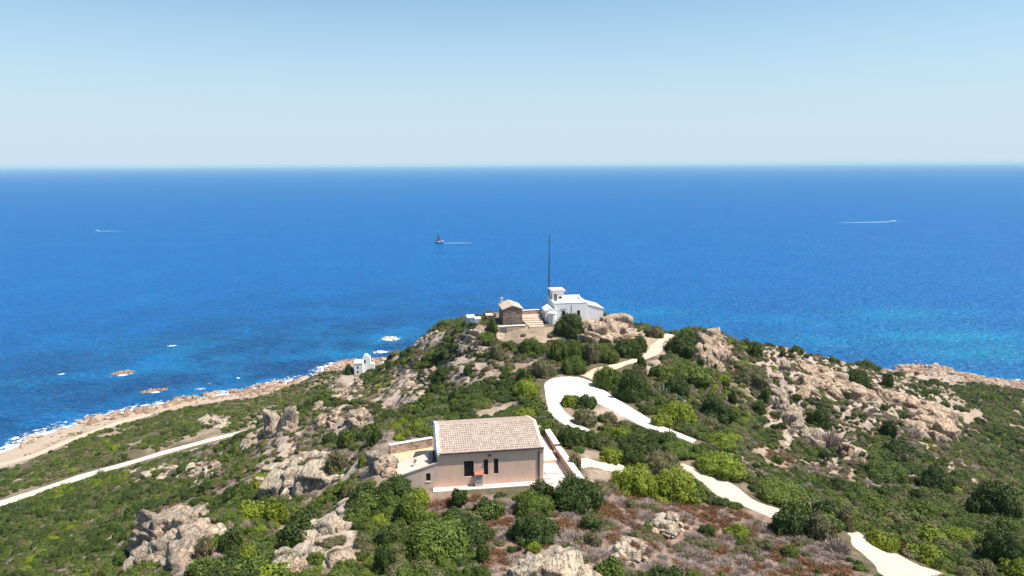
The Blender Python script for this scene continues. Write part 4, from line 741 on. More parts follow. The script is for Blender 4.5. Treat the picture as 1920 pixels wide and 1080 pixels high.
SHRUBS = [
 (1042,589,1100,635,'D','big round dark green bush in front of the white signal station'),
 (970,634,1018,670,'G','round green bush on the stony slope straight below the stone hut'),
 (1030,643,1064,680,'G','leftmost crown of the green thicket above the white track turning area'),
 (1055,637,1098,680,'G','mid-green crown at the rear of the thicket below the crag'),
 (1092,640,1130,684,'O','grey-green crown in the middle of the thicket below the crag'),
 (1116,652,1160,684,'G','right end crown of the green thicket beside the dirt path'),
 (1050,668,1104,706,'G','front crown of the thicket overhanging the white track'),
 (1150,638,1206,672,'D','very dark bush between the crag and the dirt path'),
 (1183,634,1215,662,'D','dark bush at the dirt path bend, half behind the very dark bush'),
 (1214,615,1246,637,'O','small grey-green bush at the upper end of the dirt path'),
 (1248,627,1318,676,'D','large dark dome-shaped bush to the right of the dirt path top'),
 (1110,685,1164,734,'G','green bush at the fork of white track and dirt path'),
 (1150,702,1214,755,'D','dark dense bush bordering the white track just right of the fork'),
 (1190,668,1213,692,'D','small dark bush on bare soil below the dirt path'),
 (1180,682,1216,718,'O','grey-green bush below the dirt path, beside bare soil'),
 (1214,685,1251,715,'G','isolated round green bush on pink soil right of the dirt path'),
 (966,692,1006,730,'G','green bush at the left rim of the white turning area'),
 (992,676,1042,712,'O','grey-green bush by the rusty patch behind the white turning area'),
 (958,715,1018,752,'B','yellow-green mound on the left edge of the white track'),
 (980,749,1026,775,'G','rounded bush where the white track narrows, behind the tiled roof'),
 (962,767,1008,790,'B','low yellow-green bush behind the tiled roof ridge'),
 (1051,741,1084,765,'B','yellow-green bush on the island inside the track bend'),
 (1080,741,1124,770,'D','dark bush with rocks on the island inside the track bend'),
 (1072,770,1124,803,'O','dull green mound on the lower part of the track island'),
 (1140,802,1184,828,'B','yellow-green bush between the two arms of the white track'),
 (1125,776,1160,796,'O','low grey-green bush on the inner edge of the white track'),
 (1254,686,1340,728,'G','broad smooth green bush below the large dark dome'),
 (1246,708,1292,746,'D','dark bush next to the prickly pears'),
 (1226,718,1258,748,'C','prickly pear clump beside the dark bush above the track'),
 (1259,740,1287,759,'C','smaller prickly pear clump below the dark bush'),
 (1203,762,1228,780,'G','small bush at the outer edge of the white track'),
 (1226,748,1254,770,'G','green bush just below the upper prickly pear clump'),
 (1238,755,1308,800,'B','large bright bush outside the white track bend'),
 (1220,776,1264,804,'B','bright low bush touching the outer edge of the white track'),
 (1282,798,1304,821,'O','small grey-green bush near the visible end of the white track'),
 (1290,779,1348,813,'O','grey-green bush uphill from the end of the white track'),
 (1314,812,1378,844,'B','bright bush just beyond the end of the white track'),
 (1300,748,1376,798,'D','wide dark thicket on the slope right of the bright bush'),
 (1362,738,1384,762,'D','small round dark bush beside the rocky rib'),
 (1376,689,1440,724,'O','dull green bush on the slope under the crest boulders'),
 (1302,671,1326,693,'D','small dark bush at the left foot of the stone knob'),
 (1332,682,1348,701,'D','tiny dark bush under the stone knob'),
 (1120,842,1172,870,'B','yellow-green bush behind the concrete branch by the courtyard'),
 (1230,829,1298,860,'G','green bush between the lower track and the white track'),
 (1005,793,1045,824,'G','green bush just behind the rear courtyard wall'),
 (1040,800,1084,840,'D','dark bush behind the courtyard wall, left of the pair'),
 (1076,808,1120,842,'D','dark bush behind the courtyard wall, right of the pair'),
 (1062,846,1092,886,'O','grey-green bush against the outside of the front courtyard wall'),
 (1144,868,1236,936,'B','very bright leafy bush, left half of the big mound by the lower track'),
 (1215,880,1318,946,'B','bright leafy bush, right half of the big mound by the lower track'),
 (1208,845,1278,888,'O','grey-green bush at the back of the big bright mound'),
 (1164,846,1212,880,'D','dark bush at the back left of the big bright mound'),
 (1278,905,1332,945,'G','green bush at the right foot of the big bright mound'),
 (1406,899,1512,952,'G','large round bush standing on the right edge of the lower track'),
 (1292,852,1392,898,'B','long bright bush above the lower track'),
 (1444,955,1512,1010,'D','dark bush covering the lower track at the brown slope'),
 (1505,962,1566,1016,'O','grey-green bush with pale dead branches over the lower track'),
 (1566,955,1604,1000,'O','grey-green bush right of the dead branches'),
 (1476,946,1526,988,'G','green bush closing the end of the lower track'),
 (1520,940,1572,984,'D','dark bush behind the pale dead branches'),
 (1548,998,1592,1042,'M','pale leafless grey bush beside the bottom right track'),
 (1620,994,1680,1036,'B','yellow-green bush on the right edge of the bottom right track'),
 (1656,1000,1700,1036,'R','rusty brown bush beside the bottom right track'),
 (1714,990,1780,1030,'B','bright flat-topped bush, left of the two at the bottom right'),
 (1772,990,1846,1034,'B','bright flat-topped bush, right of the two at the bottom right'),
 (1728,1020,1780,1062,'G','green bush overhanging the bottom right track'),
 (1820,902,1915,990,'D','tall dark bush at the right edge of the photo'),
 (1838,992,1920,1068,'D','broad dark bush in the bottom right corner'),
 (1812,1046,1874,1090,'O','grey-green bush at the bottom edge near the right corner'),
 (1878,1046,1930,1090,'B','bright bush cut by the bottom right corner'),
 (1608,866,1692,908,'G','light green dome on the right slope'),
 (1545,900,1605,935,'D','dark bush on the right slope left of the light green dome'),
 (1720,880,1790,930,'D','dark bush on the right slope above the tall dark bush'),
 (700,896,778,944,'D','big dark bush at the low corner of the annex'),
 (742,935,792,985,'G','green bush below the annex corner bush'),
 (841,918,882,954,'D','compact dark bush in the brown heath under the cream facade'),
 (878,935,942,980,'G','spreading green bush in the brown heath under the facade windows'),
 (962,922,1040,974,'G','green bush left of the pair at the facade corner'),
 (988,905,1048,946,'D','dark bush close to the right corner of the cream facade'),
 (1030,896,1128,968,'D','large dark bush in front of the white courtyard'),
 (1056,898,1094,916,'M','grey leafless bush at the courtyard mouth'),
 (750,976,890,1064,'G','very wide green bush in the foreground below the house'),
 (826,968,928,1028,'D','dark bush behind the very wide foreground bush'),
 (952,966,1050,1028,'D','dark bush above the pale rock at the bottom centre'),
 (1048,984,1092,1022,'M','grey twiggy bush right of the dark bush above the pale rock'),
 (704,988,752,1028,'D','dark bush left of the very wide foreground bush'),
 (696,1024,742,1080,'D','dark bush at the bottom left of the brown slope'),
 (888,1024,922,1062,'D','small dark bush between the wide bush and the pale rock'),
 (984,1016,1018,1038,'B','little bright bush just behind the pale rock'),
 (1094,1000,1130,1028,'O','small grey-green bush right of the pale rock'),
 (1104,1044,1182,1090,'G','green bush at the right foot of the pale rock'),
 (1305,983,1340,1010,'D','small dark bush alone in the middle of the brown slope'),
 (1360,984,1406,1012,'B','small light green bush alone in the brown slope'),
 (1418,1008,1456,1036,'O','grey-green bush low on the brown slope'),
 (1462,1022,1500,1050,'G','small green bush low on the brown slope near the grey twigs'),
 (553,886,588,924,'G','dark green bush beside the pale orange rock outcrop'),
 (608,848,658,902,'O','large brownish grey bush on top of the pale outcrop'),
 (596,920,640,948,'G','green bush below the pale outcrop'),
 (648,912,714,952,'D','dark bush left of the annex corner'),
 (492,936,540,986,'B','yellow-green bush on the left slope below the pale outcrop'),
 (540,955,606,1004,'D','dark bush between the pale outcrop and the diagonal slab'),
 (448,984,486,1012,'G','green bush at the right of the grey foreground crag'),
 (404,998,462,1048,'D','dark bush leaning on the grey foreground crag'),
 (446,1020,484,1062,'B','bright bush below the grey foreground crag'),
 (518,974,602,1036,'D','long dark bush along the upper edge of the diagonal slab'),
 (348,1044,422,1090,'G','green bush at the foot of the grey foreground crag'),
 (364,1008,400,1048,'O','dry olive bush in the cleft of the grey foreground crag'),
 (414,906,478,950,'D','dark bush on the spur left of the pale outcrop'),
 (440,940,496,975,'B','yellow-green bush on the spur above the foreground crag'),
 (640,960,690,996,'G','green bush at the top end of the diagonal slab'),
 (810,690,852,718,'D','dark bush in the middle of the seaward slope'),
 (916,643,948,676,'O','olive bush among rocks under the stone hut'),
 (893,625,935,648,'G','green bush among the summit boulders below the white hut'),
 (908,596,936,628,'G','leafy green bush between the white hut and the stone hut'),
 (868,686,888,704,'D','small dark bush under the summit boulders'),
 (671,854,688,876,'B','small yellow-green bush left of the tall split boulder'),
 (685,804,720,838,'D','dark bush on the slope behind the tall split boulder'),
 (634,804,682,842,'G','green bush in front of the dark crag on the left slope'),
 (600,812,638,844,'D','dark bush between the grey blocks and the pale outcrop'),
 (644,684,664,704,'D','dark bush on the shore left of the coastal lighthouse'),
 (1396,647,1431,676,'D','dark bush on the crest between knob and boulder ridge'),
 (1600,678,1645,701,'D','dark bush on the crest above the right hand shore'),
 (1582,696,1631,730,'D','dark bush below the crest above the right hand shore'),
 (1650,704,1677,732,'D','dark upright bush at the right end of the crest'),
 (1577,735,1595,752,'D','small round bush between the pale slabs'),
 (1650,760,1666,773,'D','tiny dark bush on bare soil of the pale slabs'),
 (1406,754,1434,780,'D','dark bush left of the rocky rib'),
 (1424,727,1450,756,'G','green bush at the top of the rocky rib'),
 (1510,770,1558,810,'D','dark bush right of the rocky rib'),
 (1650,790,1682,824,'D','dark bush below the pale slab on the right'),
 (1538,796,1574,838,'M','leafless grey bush right of the rocky rib'),
 (1694,798,1728,822,'M','leafless grey bush on the pale slab on the right'),
 (1482,650,1505,668,'G','green bush on top of the boulder ridge'),
]
for a in SHRUBS: shrub(*a)
# ------------------------------------------------------------------ rocks
def rock_verts(seed, base, planes=15, sharp=1.0, rough=.065):
    g = np.random.default_rng(seed); V, Fc = base
    jt = np.array([(1,0,0),(-1,0,0),(0,1,0),(0,-1,0),(0,0,1),(0,0,-1)], float)+g.normal(size=(6, 3))*.2; n = np.r_[jt, g.normal(size=(planes-5, 3))]; n /= np.linalg.norm(n, axis=1, keepdims=True); h = np.r_[g.uniform(.55, .85, 6), g.uniform(.62, 1.0, planes-5)]
    dt = V@n.T; r = np.where(dt > .05, h/np.maximum(dt, .05), 9).min(1); r = np.minimum(r, 1.25)
    P = V*r[:, None]; nz_ = fbm(P[:, 0]*2.2+P[:, 2]*1.7+seed, P[:, 1]*2.2-P[:, 2]*1.3, seed, 4)-.5; cr = np.abs(fbm(P[:, 0]*1.6+P[:, 2]+seed*3, P[:, 1]*1.6+P[:, 2]*1.9, seed+9, 3)-.5)
    return P*(1+rough*2*nz_-np.clip(.05-cr, 0, 1)*2.4)[:, None], Fc
RV_ = [rock_verts(100+i, ICO4, 11+i % 6) for i in range(8)]; RV3 = [rock_verts(200+i, ICO3, 10+i % 5) for i in range(8)]
def outcrop(name, cat, label, mat, blocks, group=None, lean=0.0, fine=True):
    """blocks: (px, py, width px, height px) boxes of single boulders, px/py at the foot; all one jointed rock mass"""
    Vs = []; Fs = []; off = 0; org = None; done = []; joint = np.random.default_rng(len(label)).uniform(0, 3.1)
    for i, (px, py, w_, h_) in enumerate(blocks):
        p = ground(px, py-.1*w_); d = project(p)[2]; s_ = d/F
        if done:                              # keep the mass jointed: draw a stray block up to its nearest neighbour
            gap = [math.hypot(p[0]-q[0], p[1]-q[1])-.40*(q[2]+w_*s_) for q in done]; k_ = int(np.argmin(gap))
            if gap[k_] > 0:
                q = done[k_]; u = np.array([q[0]-p[0], q[1]-p[1]]); u = u/np.hypot(*u)*gap[k_]; p = np.array([p[0]+u[0], p[1]+u[1], 0]); p[2] = zt(p[0], p[1])
        done.append((p[0], p[1], w_*s_)); todo = [(p, w_*s_, h_*s_, px*7+py*13)]; gg = np.random.default_rng(int(px*3+py*5))
        for f_ in range(5 if fine else 2):    # broken fragments jointed onto the block
            a_ = gg.uniform(0, 6.28); k_ = gg.uniform(.28, .55); r_ = w_*s_*.5*gg.uniform(.55, .95); q = np.array([p[0]+r_*math.cos(a_), p[1]+r_*math.sin(a_)*.9, 0]); q[2] = zt(q[0], q[1])*.6+p[2]*.4+h_*s_*gg.uniform(-.05, .25); todo.append((q, w_*s_*k_, h_*s_*k_*gg.uniform(.7, 1.4), px+f_*31+py))
        if org is None: org = p.copy()
        for p, wm_, hm_, sd_ in todo:
            g = np.random.default_rng(int(sd_)); V, Fc = (RV_ if fine and wm_ > 1.6 else RV3)[g.integers(8)]
            a = joint+g.normal()*.3+1.5708*g.integers(4); tl = g.normal()*.18+lean; Rz = np.array(Matrix.Rotation(tl, 3, 'Y') @ Matrix.Rotation(g.normal()*.2, 3, 'X')); R0 = np.array(Matrix.Rotation(a, 3, 'Z'))
            if 'spire' in name: V = V*np.c_[1.08-.42*V[:, 2], 1.08-.42*V[:, 2], np.ones(len(V))]
            q = (V@R0.T)*[wm_*.58, wm_*.52, hm_*(1.0 if 'spire' in name else .8 if name in ('boulder_ridge', 'rocky_rib', 'rock_slab', 'crag') else .66)]; q = q@Rz.T+p+[0, 0, hm_*(.3 if 'spire' in name else .14)]-org; Vs.append(q); Fs.append(Fc+off); off += len(V)
    m = np_mesh(name, np.concatenate(Vs), np.concatenate(Fs), mat); o = link(bpy.data.objects.new(name, m)); o.location = org
    HERO.append((org[0], org[1], .4)); return tag(o, label, cat, group)
def along(P, n, w0, w1, h0, h1, jx=6, jy=4, seed=1):
    g = np.random.default_rng(seed); q = resample(P, n); return [(x+g.normal()*jx, y+g.normal()*jy, g.uniform(w0, w1), g.uniform(h0, h1)) for x, y in q]
def area(x0, y0, x1, y1, n, w0, w1, h0, h1, seed=1):
    g = np.random.default_rng(seed); out = []
    while len(out) < n:
        x, y = g.uniform(-1, 1, 2)
        if x*x+y*y < 1: out.append(((x0+x1)/2+x*(x1-x0)/2, (y0+y1)/2+y*(y1-y0)/2, g.uniform(w0, w1), g.uniform(h0, h1)))
    return sorted(out, key=lambda b_: b_[1])
GR, GG, GW, GO = M['granite'], M['granite_grey'], M['granite_white'], M['granite_red']
outcrop('boulder', 'boulder', 'tall split grey boulder with a shadowed left face beside the grass yard', GG, [(712,884,40,56),(730,882,32,40),(728,892,30,16)])
outcrop('rock_outcrop', 'rock', 'broad pale orange outcrop left of the split boulder', GW, [(600,895,80,38),(545,905,70,42),(520,925,60,48),(575,925,50,40),(640,890,50,30),(500,905,44,30),(612,915,45,30),(560,880,60,30),(500,888,60,22),(470,890,50,20),(640,915,30,20),(540,940,34,22),(655,905,34,18),(585,868,60,18),(690,905,24,12)])
outcrop('rock_spire', 'rock', 'taller grey rock spire standing on the left spur', GG, [(542,818,30,54),(546,822,22,34),(533,826,22,26)])
outcrop('rock_spire', 'rock', 'shorter blocky grey spire left of the tall one', GG, [(512,812,34,44),(506,830,30,34),(518,800,20,30),(498,842,24,26)])
outcrop('rock_outcrop', 'rock', 'dark shadowed crags in a row left of the spires', GG, [(466,850,26,38),(462,868,26,34),(484,835,20,26),(450,880,26,24),(476,862,20,26),(440,895,24,16)])
outcrop('rock_outcrop', 'rock', 'big grey foreground crag at the lower left', GG, area(255,985,400,1080,22,30,56,28,54,3)+[(340,985,54,48),(385,970,44,34),(405,952,24,24),(415,930,16,14),(300,1010,50,46),(262,1060,40,50),(250,1078,40,46)])
outcrop('rock_outcrop', 'rock', 'long pale slab running diagonally at the bottom left', GW, along([(660,970),(620,1000),(575,1030),(540,1065),(525,1090)], 15, 38, 62, 26, 44, 9, 6, 5)+[(650,985,24,14),(590,1055,44,26),(560,1075,44,26)], None, -.35)
outcrop('rock_outcrop', 'rock', 'jagged pale rock at the bottom centre of the brown slope', GW, [(1000,1075,60,34),(975,1085,50,26),(1040,1080,56,44),(1070,1075,50,54),(1060,1095,80,40),(1095,1085,40,36),(1025,1065,36,28),(1110,1095,40,20),(985,1064,30,20)])
outcrop('rock_outcrop', 'rock', 'low pale rocks in the brown slope right of the bush pair', GW, [(1165,1040,36,20),(1185,1046,40,18),(1200,1038,24,14),(1150,1050,26,12),(1208,1050,24,12)])
outcrop('rock_outcrop', 'rock', 'low pale rocks near the middle of the brown slope', GW, [(1232,985,30,12),(1250,992,36,14),(1272,984,26,10),(1225,998,24,10),(1262,1002,24,10)])
outcrop('crag', 'rock', 'pink rock crag under the signal station', GR, [(1100,628,36,34),(1122,630,34,36),(1145,630,40,36),(1165,625,36,28),(1182,632,30,22),(1110,640,40,22),(1135,643,40,20),(1172,642,32,16),(1155,612,24,12),(1040,622,20,12),(1028,615,18,10),(1195,612,16,8),(1112,606,20,9)])
outcrop('crag', 'rock', 'steep stone knob on the crest right of the dirt path', GR, area(1305,645,1362,700,20,20,34,16,30,7)+[(1325,640,30,24),(1318,650,30,26),(1340,655,32,24),(1300,664,20,22)])
outcrop('rocky_rib', 'rock', 'grey rocky rib descending diagonally on the right slope', GG, along([(1436,722),(1452,742),(1470,770),(1488,800),(1515,832)], 17, 22, 36, 20, 34, 6, 5, 8)+[(1520,842,34,22),(1438,716,26,14)], None, .3)
outcrop('boulder_ridge', 'rock', 'ridge of stacked boulders along the right crest', GR, area(1430,655,1565,705,34,18,34,12,24,9)+[(1440,662,28,14),(1470,662,34,16),(1500,668,34,16),(1530,675,30,20),(1558,688,28,20)])
outcrop('rock_slab', 'rock', 'wide pale slab below the boulder ridge', GR, area(1478,700,1600,752,24,24,46,10,20,10), None, .25)
outcrop('rock_slab', 'rock', 'bare stepped slabs on the far right shoulder', GR, along([(1600,735),(1640,745),(1690,765),(1735,785),(1780,815),(1800,828)], 18, 26, 44, 14, 24, 14, 9, 12)+area(1690,770,1800,832,18,22,40,12,22,13), None, .35)
outcrop('rock_slab', 'rock', 'small orange slabs low on the right slope', GO, [(1585,852,26,22),(1602,864,28,20),(1575,842,20,18),(1612,872,24,14)], None, .3)
for bx_, lb_ in [((1760,866,14,10),'pale stone under the lower end of the far right slabs'), ((1778,880,15,9),'pale flat stone just below the far right slabs'), ((1822,906,19,9),'pale stone beside the tall dark bush at the right'), ((1712,898,15,8),'pale stone above the light green dome on the right slope'), ((1860,880,15,9),'pale stone nearest the right edge on the scrub slope')]:
    outcrop('boulder', 'boulder', lb_, GW, [bx_])
outcrop('rock_outcrop', 'rock', 'crag on the slope below the coastal lighthouse', GG, [(640,738,26,24),(632,742,20,18),(652,745,20,18),(628,752,20,14),(646,728,20,14)])
outcrop('rock_outcrop', 'rock', 'upright grey rocks right of the lighthouse crag', GG, [(672,724,16,20),(664,742,20,20),(660,752,22,16),(676,712,12,10)])
outcrop('rock_outcrop', 'rock', 'dark shadowed crag in the middle of the left slope', GG, [(668,792,28,34),(680,782,26,28),(660,808,24,22),(690,800,22,22),(676,815,24,18),(686,770,20,14)])
outcrop('rock_outcrop', 'rock', 'low grey blocks between the spires and the dark crag', GR, [(612,790,22,14),(630,782,26,16),(645,780,18,12),(602,800,18,14),(648,795,20,14),(615,820,20,14),(595,835,24,16),(560,800,18,14),(575,790,14,12)])
outcrop('boulder', 'boulder', 'lone dark-sided boulder left of the grey blocks', GG, [(596,768,18,18),(604,760,12,14),(588,775,12,8)])
outcrop('rock_outcrop', 'rock', 'summit boulders below the white hut', GG, [(885,648,24,24),(900,655,26,22),(872,660,26,20),(895,630,24,18),(905,622,20,14),(915,640,22,16),(880,632,20,12),(908,668,22,18),(925,660,18,12),(935,635,18,10),(958,640,14,8)])
outcrop('rock_slab', 'rock', 'slanting grey slab halfway down the seaward slope', GG, [(768,724,22,18),(776,714,16,14),(745,752,24,18),(735,762,22,14),(755,740,20,14)], None, -.4)
outcrop('boulder', 'boulder', 'rounded pale boulder high on the seaward slope', GR, [(789,678,16,15),(796,672,10,9)])
outcrop('rock_slab', 'rock', 'narrow grey slab right of the seaward slope middle', GG, [(802,708,20,16),(812,699,16,14),(796,716,14,10)], None, -.3)
outcrop('rock_outcrop', 'rock', 'jagged rocks on the left skyline of the headland', GG, [(768,650,16,10),(780,645,16,10),(798,643,18,13),(812,640,16,10),(826,640,20,13),(838,636,14,9),(760,657,10,7)])
outcrop('rock_outcrop', 'rock', 'pale rock patch amid shrubs on the seaward slope centre', GW, [(790,745,22,14),(775,760,26,14),(800,760,20,12),(770,775,20,12),(785,730,14,10)])
outcrop('rock_mound', 'rock', 'flat stony mound beside the coast road', GW, area(374,786,430,804,12,14,26,6,10,21), None, 0, False)
outcrop('rock_mound', 'rock', 'stony patch on the low slope below the coast road', GW, area(265,876,345,902,14,12,24,5,9,22), None, 0, False)
outcrop('rock_outcrop', 'rock', 'dark-fronted rock ledge left of the pale outcrop', GG, [(372,892,22,18),(390,886,26,22),(408,878,22,18),(425,870,18,12),(362,898,16,12)])
outcrop('rock_mound', 'rock', 'low stones on the slope between road and rock ledge', GW, area(310,845,375,862,9,10,20,5,9,23), None, 0, False)
outcrop('rock_outcrop', 'rock', 'small pale rocks on the island inside the track bend', GW, [(1112,782,22,13),(1126,788,18,10),(1100,778,14,10),(1108,768,10,9),(1098,762,8,6)])
outcrop('stone_pile', 'rock', 'loose heap of building stones between the courtyard walls', GW, [(1038,858,14,9),(1046,852,14,9),(1050,860,12,8),(1042,848,10,7)], None, 0, False)
def islet(label, boxes, mat=GO):
    Vs = []; Fs = []; off = 0; org = None
    for i, (px, py, w_, h_) in enumerate(boxes):
        p = at_z(px, py, 0); s_ = project(p)[2]/F; org = p if org is None else org; g = np.random.default_rng(int(px*5+py)); V, Fc = RV3[g.integers(8)]
        Vs.append((V@np.array(Matrix.Rotation(g.uniform(0, 6.28), 3, 'Z')).T)*[w_*s_*.55, w_*s_*1.0, h_*s_*.9]+p-org); Fs.append(Fc+off); off += len(V)
    o = link(bpy.data.objects.new('islet', np_mesh('islet', np.concatenate(Vs), np.concatenate(Fs), mat))); o.location = org; tag(o, label, 'islet', 'rocky islets off the shore')
islet('jagged brown islet ringed with foam farther from the left shore', [(214,703,9,6),(221,702,10,8),(229,701,10,9),(236,700,9,7),(243,699,8,6),(249,698,7,4),(225,698,8,5),(238,697,8,5)])
islet('low brown islet nearer the left shore', [(273,735,10,5),(282,734,11,6),(290,733,9,5),(298,732,8,5),(306,731,8,4),(312,731,6,3)])
islet('small rock almost covered by white surf beyond the lighthouse', [(722,634,9,4),(731,634,10,5),(738,636,8,3)], GR)
islet('single rock in surf off the right shore', [(1684,686,7,4),(1690,687,9,5),(1700,688,6,3)], GR)
# ------------------------------------------------------------------ scatter of uncountable growth and stones (each one object of kind stuff)
def scatter(name, meshes, P, scl, rot, idx, label, cat):
    pc = bpy.data.collections.new(name+'_sources')
    for i, me in enumerate(meshes): pc.objects.link(bpy.data.objects.new('%s_source_%02d' % (name, i), me))
    m = bpy.data.meshes.new(name); m.vertices.add(len(P)); m.vertices.foreach_set('co', np.ascontiguousarray(P, np.float32).ravel())
    a = m.attributes.new('scl', 'FLOAT_VECTOR', 'POINT'); a.data.foreach_set('vector', np.ascontiguousarray(scl, np.float32).ravel())
    a = m.attributes.new('rot', 'FLOAT_VECTOR', 'POINT'); a.data.foreach_set('vector', np.ascontiguousarray(rot, np.float32).ravel())
    a = m.attributes.new('pick', 'INT', 'POINT'); a.data.foreach_set('value', np.ascontiguousarray(idx, np.int32)); m.update()
    o = link(bpy.data.objects.new(name, m)); g = bpy.data.node_groups.new(name+'_nodes', 'GeometryNodeTree')
    g.interface.new_socket('Geometry', in_out='INPUT', socket_type='NodeSocketGeometry'); g.interface.new_socket('Geometry', in_out='OUTPUT', socket_type='NodeSocketGeometry')
    N = g.nodes.new; gi = N('NodeGroupInput'); go = N('NodeGroupOutput'); ci = N('GeometryNodeCollectionInfo'); ci.inputs[0].default_value = pc; ci.inputs['Separate Children'].default_value = True; ci.inputs['Reset Children'].default_value = True
    ip = N('GeometryNodeInstanceOnPoints'); ip.inputs['Pick Instance'].default_value = True
    def na(nm, dt): x = N('GeometryNodeInputNamedAttribute'); x.data_type = dt; x.inputs['Name'].default_value = nm; return x.outputs['Attribute']
    g.links.new(gi.outputs[0], ip.inputs['Points']); g.links.new(ci.outputs[0], ip.inputs['Instance']); g.links.new(na('pick', 'INT'), ip.inputs['Instance Index'])
    g.links.new(na('rot', 'FLOAT_VECTOR'), ip.inputs['Rotation']); g.links.new(na('scl', 'FLOAT_VECTOR'), ip.inputs['Scale']); g.links.new(ip.outputs[0], go.inputs[0])
    o.modifiers.new('scatter', 'NODES').node_group = g; return tag(o, label, cat, None, 'stuff')
def grid_at(G, x, y): return bil(G, X0, Y0, DX, x, y)
def candidates(x0, x1, y0, y1, sp):
    xs, ys = np.meshgrid(np.arange(x0, x1, sp), np.arange(y0, y1, sp)); n = xs.size
    return xs.ravel()+RNG.uniform(-.5, .5, n)*sp, ys.ravel()+RNG.uniform(-.5, .5, n)*sp
HR = np.array(HERO)
def hero_clear(x, y, r):
    ok = np.ones(len(x), bool)
    for hx, hy, hr in HR: ok &= (x-hx)**2+(y-hy)**2 > (hr*.8+r*.3)**2
    return ok
def common(x, y):
    z = zt(x, y); px, py, pd = project(np.stack([x, y, z], -1)); ok = (pd > 5) & (px > -160) & (px < 2080) & (py < 1210) & (z > 1.2)
    ok &= (grid_at(tmask, x, y) < .72) & (grid_at(wh, x, y) < .9); sx_, sy_ = x-sP0[0], y-sP0[1]
    ok &= ~((x > -5) & (x < 21) & (y > 150.5) & (y < 168)); ok &= ((x-LHP[0])/9)**2+((y-LHP[1]+6)/13)**2 > 1; return z, px, py, ok
parts_ = []
for (y0, y1, sp) in ((16, 110, 1.05), (110, 175, 1.25), (175, 480, 1.7)):
    x, y = candidates(-330, 330, y0, y1, sp); z, px, py, ok = common(x, y); x, y, z, px, py = (q[ok] for q in (x, y, z, px, py))
    parts_.append(np.c_[x, y, z, px, py, np.full(len(x), sp)])
A_ = np.concatenate(parts_); x, y, z, px, py, sp = A_.T; n = len(x)
cov = grid_at(cover, x, y); hth = grid_at(heath, x, y) > .5; br = grid_at(bare, x, y); rk = grid_at(rockm, x, y); bch = grid_at(beach, x, y); shd = seg_dist(x, y, shore)
lush = in_poly(px, py, [(-200,900),(0,960),(250,870),(420,900),(480,930),(560,945),(700,945),(760,930),(790,960),(740,1000),(700,1100),(-200,1100)]) | in_poly(px, py, [(740,690),(900,640),(960,690),(1010,720),(1000,800),(860,790),(760,800),(640,830),(560,770)])
lowl = (py > 690) & (z < 34) & (px < 640) & ~lush
r1, r2, r3 = RNG.uniform(size=(3, n)); hue = fbm(x/17, y/17, 61, 3)+RNG.normal(size=n)*.07; siz = fbm(x/8, y/8, 88, 3)
p = np.clip(cov*.97+.06, 0, .97); p = np.where(lush, np.maximum(p, np.clip(.35+(fbm(x/10, y/10, 133, 4)-.3)*2.0, .3, .92)*(1-np.clip(rk*1.1, 0, .9))), p); p = np.where(hth, .09, p); p = np.where(br > .5, .015, p); p = np.where(rk > .25, np.minimum(p, .7*(1-rk)+.26*(fbm(x/7, y/7, 141, 3) > .45)), p)
p = np.where(lowl & (bch < .05), np.clip((fbm(x/14, y/9, 31, 4)-.30)*5, .05, .95), p); p = np.where(bch > .05, np.where(fbm(x/9, y/5, 55, 3) > .545, .8, .01), p)
p = np.where((shd < 45) & (x > 60), p*np.clip((shd-14)/22, .04, 1), p)
sel = (r1 < p); R_ = (.42+1.5*np.clip((siz-.35)*2.2, 0, 1)*r2**1.6+.4*r3)*np.where(sp > 1.6, 1.2, 1.0); R_ = np.where(hth, R_*.6, R_); R_ = np.where(rk > .3, R_*.8, R_); R_ = np.where(lowl, R_*.9, R_); R_ = np.where(bch > .05, R_*.55, R_)
_rd = np.array(ROADC[::-1]); lim1 = np.where((px < 640) & (y < np.interp(x, _rd[:, 0], _rd[:, 1])), 0.0, 1.0)            # the verge nearer the viewer stays open
sel &= hero_clear(x, y, R_) & ((grid_at(tmask, x, y) < np.where(lim1 < .5, .002, .45)) | (R_ < 1.0) & (grid_at(tmask, x, y) < np.where(lim1 < .5, .02, .6))) & (grid_at(wh, x, y) < .75)
i_ = np.where(sel)[0]; h_ = hue[i_]; u_r = RNG.uniform(size=len(i_)); kind = np.full(len(i_), 1)   # D0-3 G4-7 B8-10 O11-13
D_i, G_i, B_i, O_i = (0, 4), (4, 4), (8, 3), (11, 3)
wts = np.zeros((len(i_), 4)); lu = lush[i_]
wts[:, 0] = np.clip((.53-h_)*11+.25, .06, 1.3); wts[:, 1] = .75; wts[:, 2] = np.clip((h_-.58)*8, .04, .8)*np.where(lu, .55, .4); wts[:, 3] = np.clip((h_-.40)*3, .16, .8)*np.where(lu, .4, 1.0)
wts[:, 0] *= np.where(lowl[i_], .45, 1)
cw = np.cumsum(wts, 1); kk = (u_r[:, None]*cw[:, -1:] > cw).sum(1); st_ = np.array([0, 4, 8, 11])[kk]; ln_ = np.array([4, 4, 3, 3])[kk]; pick = st_+RNG.integers(0, 1000, len(i_)) % ln_
Ri = R_[i_]; hgt = Ri*RNG.uniform(.62, 1.22, len(i_))*np.where(bch[i_] > .05, .35, np.where(lowl[i_], .8, 1.0))
scatter('maquis_scrub', PB['D']+PB['G']+PB['B']+PB['O'], np.c_[x[i_], y[i_], z[i_]-.08*hgt], np.c_[Ri*RNG.uniform(.95, 1.5, len(i_)), Ri*RNG.uniform(.8, 1.1, len(i_)), hgt], np.c_[RNG.normal(size=(len(i_), 2))*.1, RNG.uniform(0, 6.28, len(i_))], pick, 'dense green maquis scrub covering the headland', 'scrub')
print('scrub', len(i_))
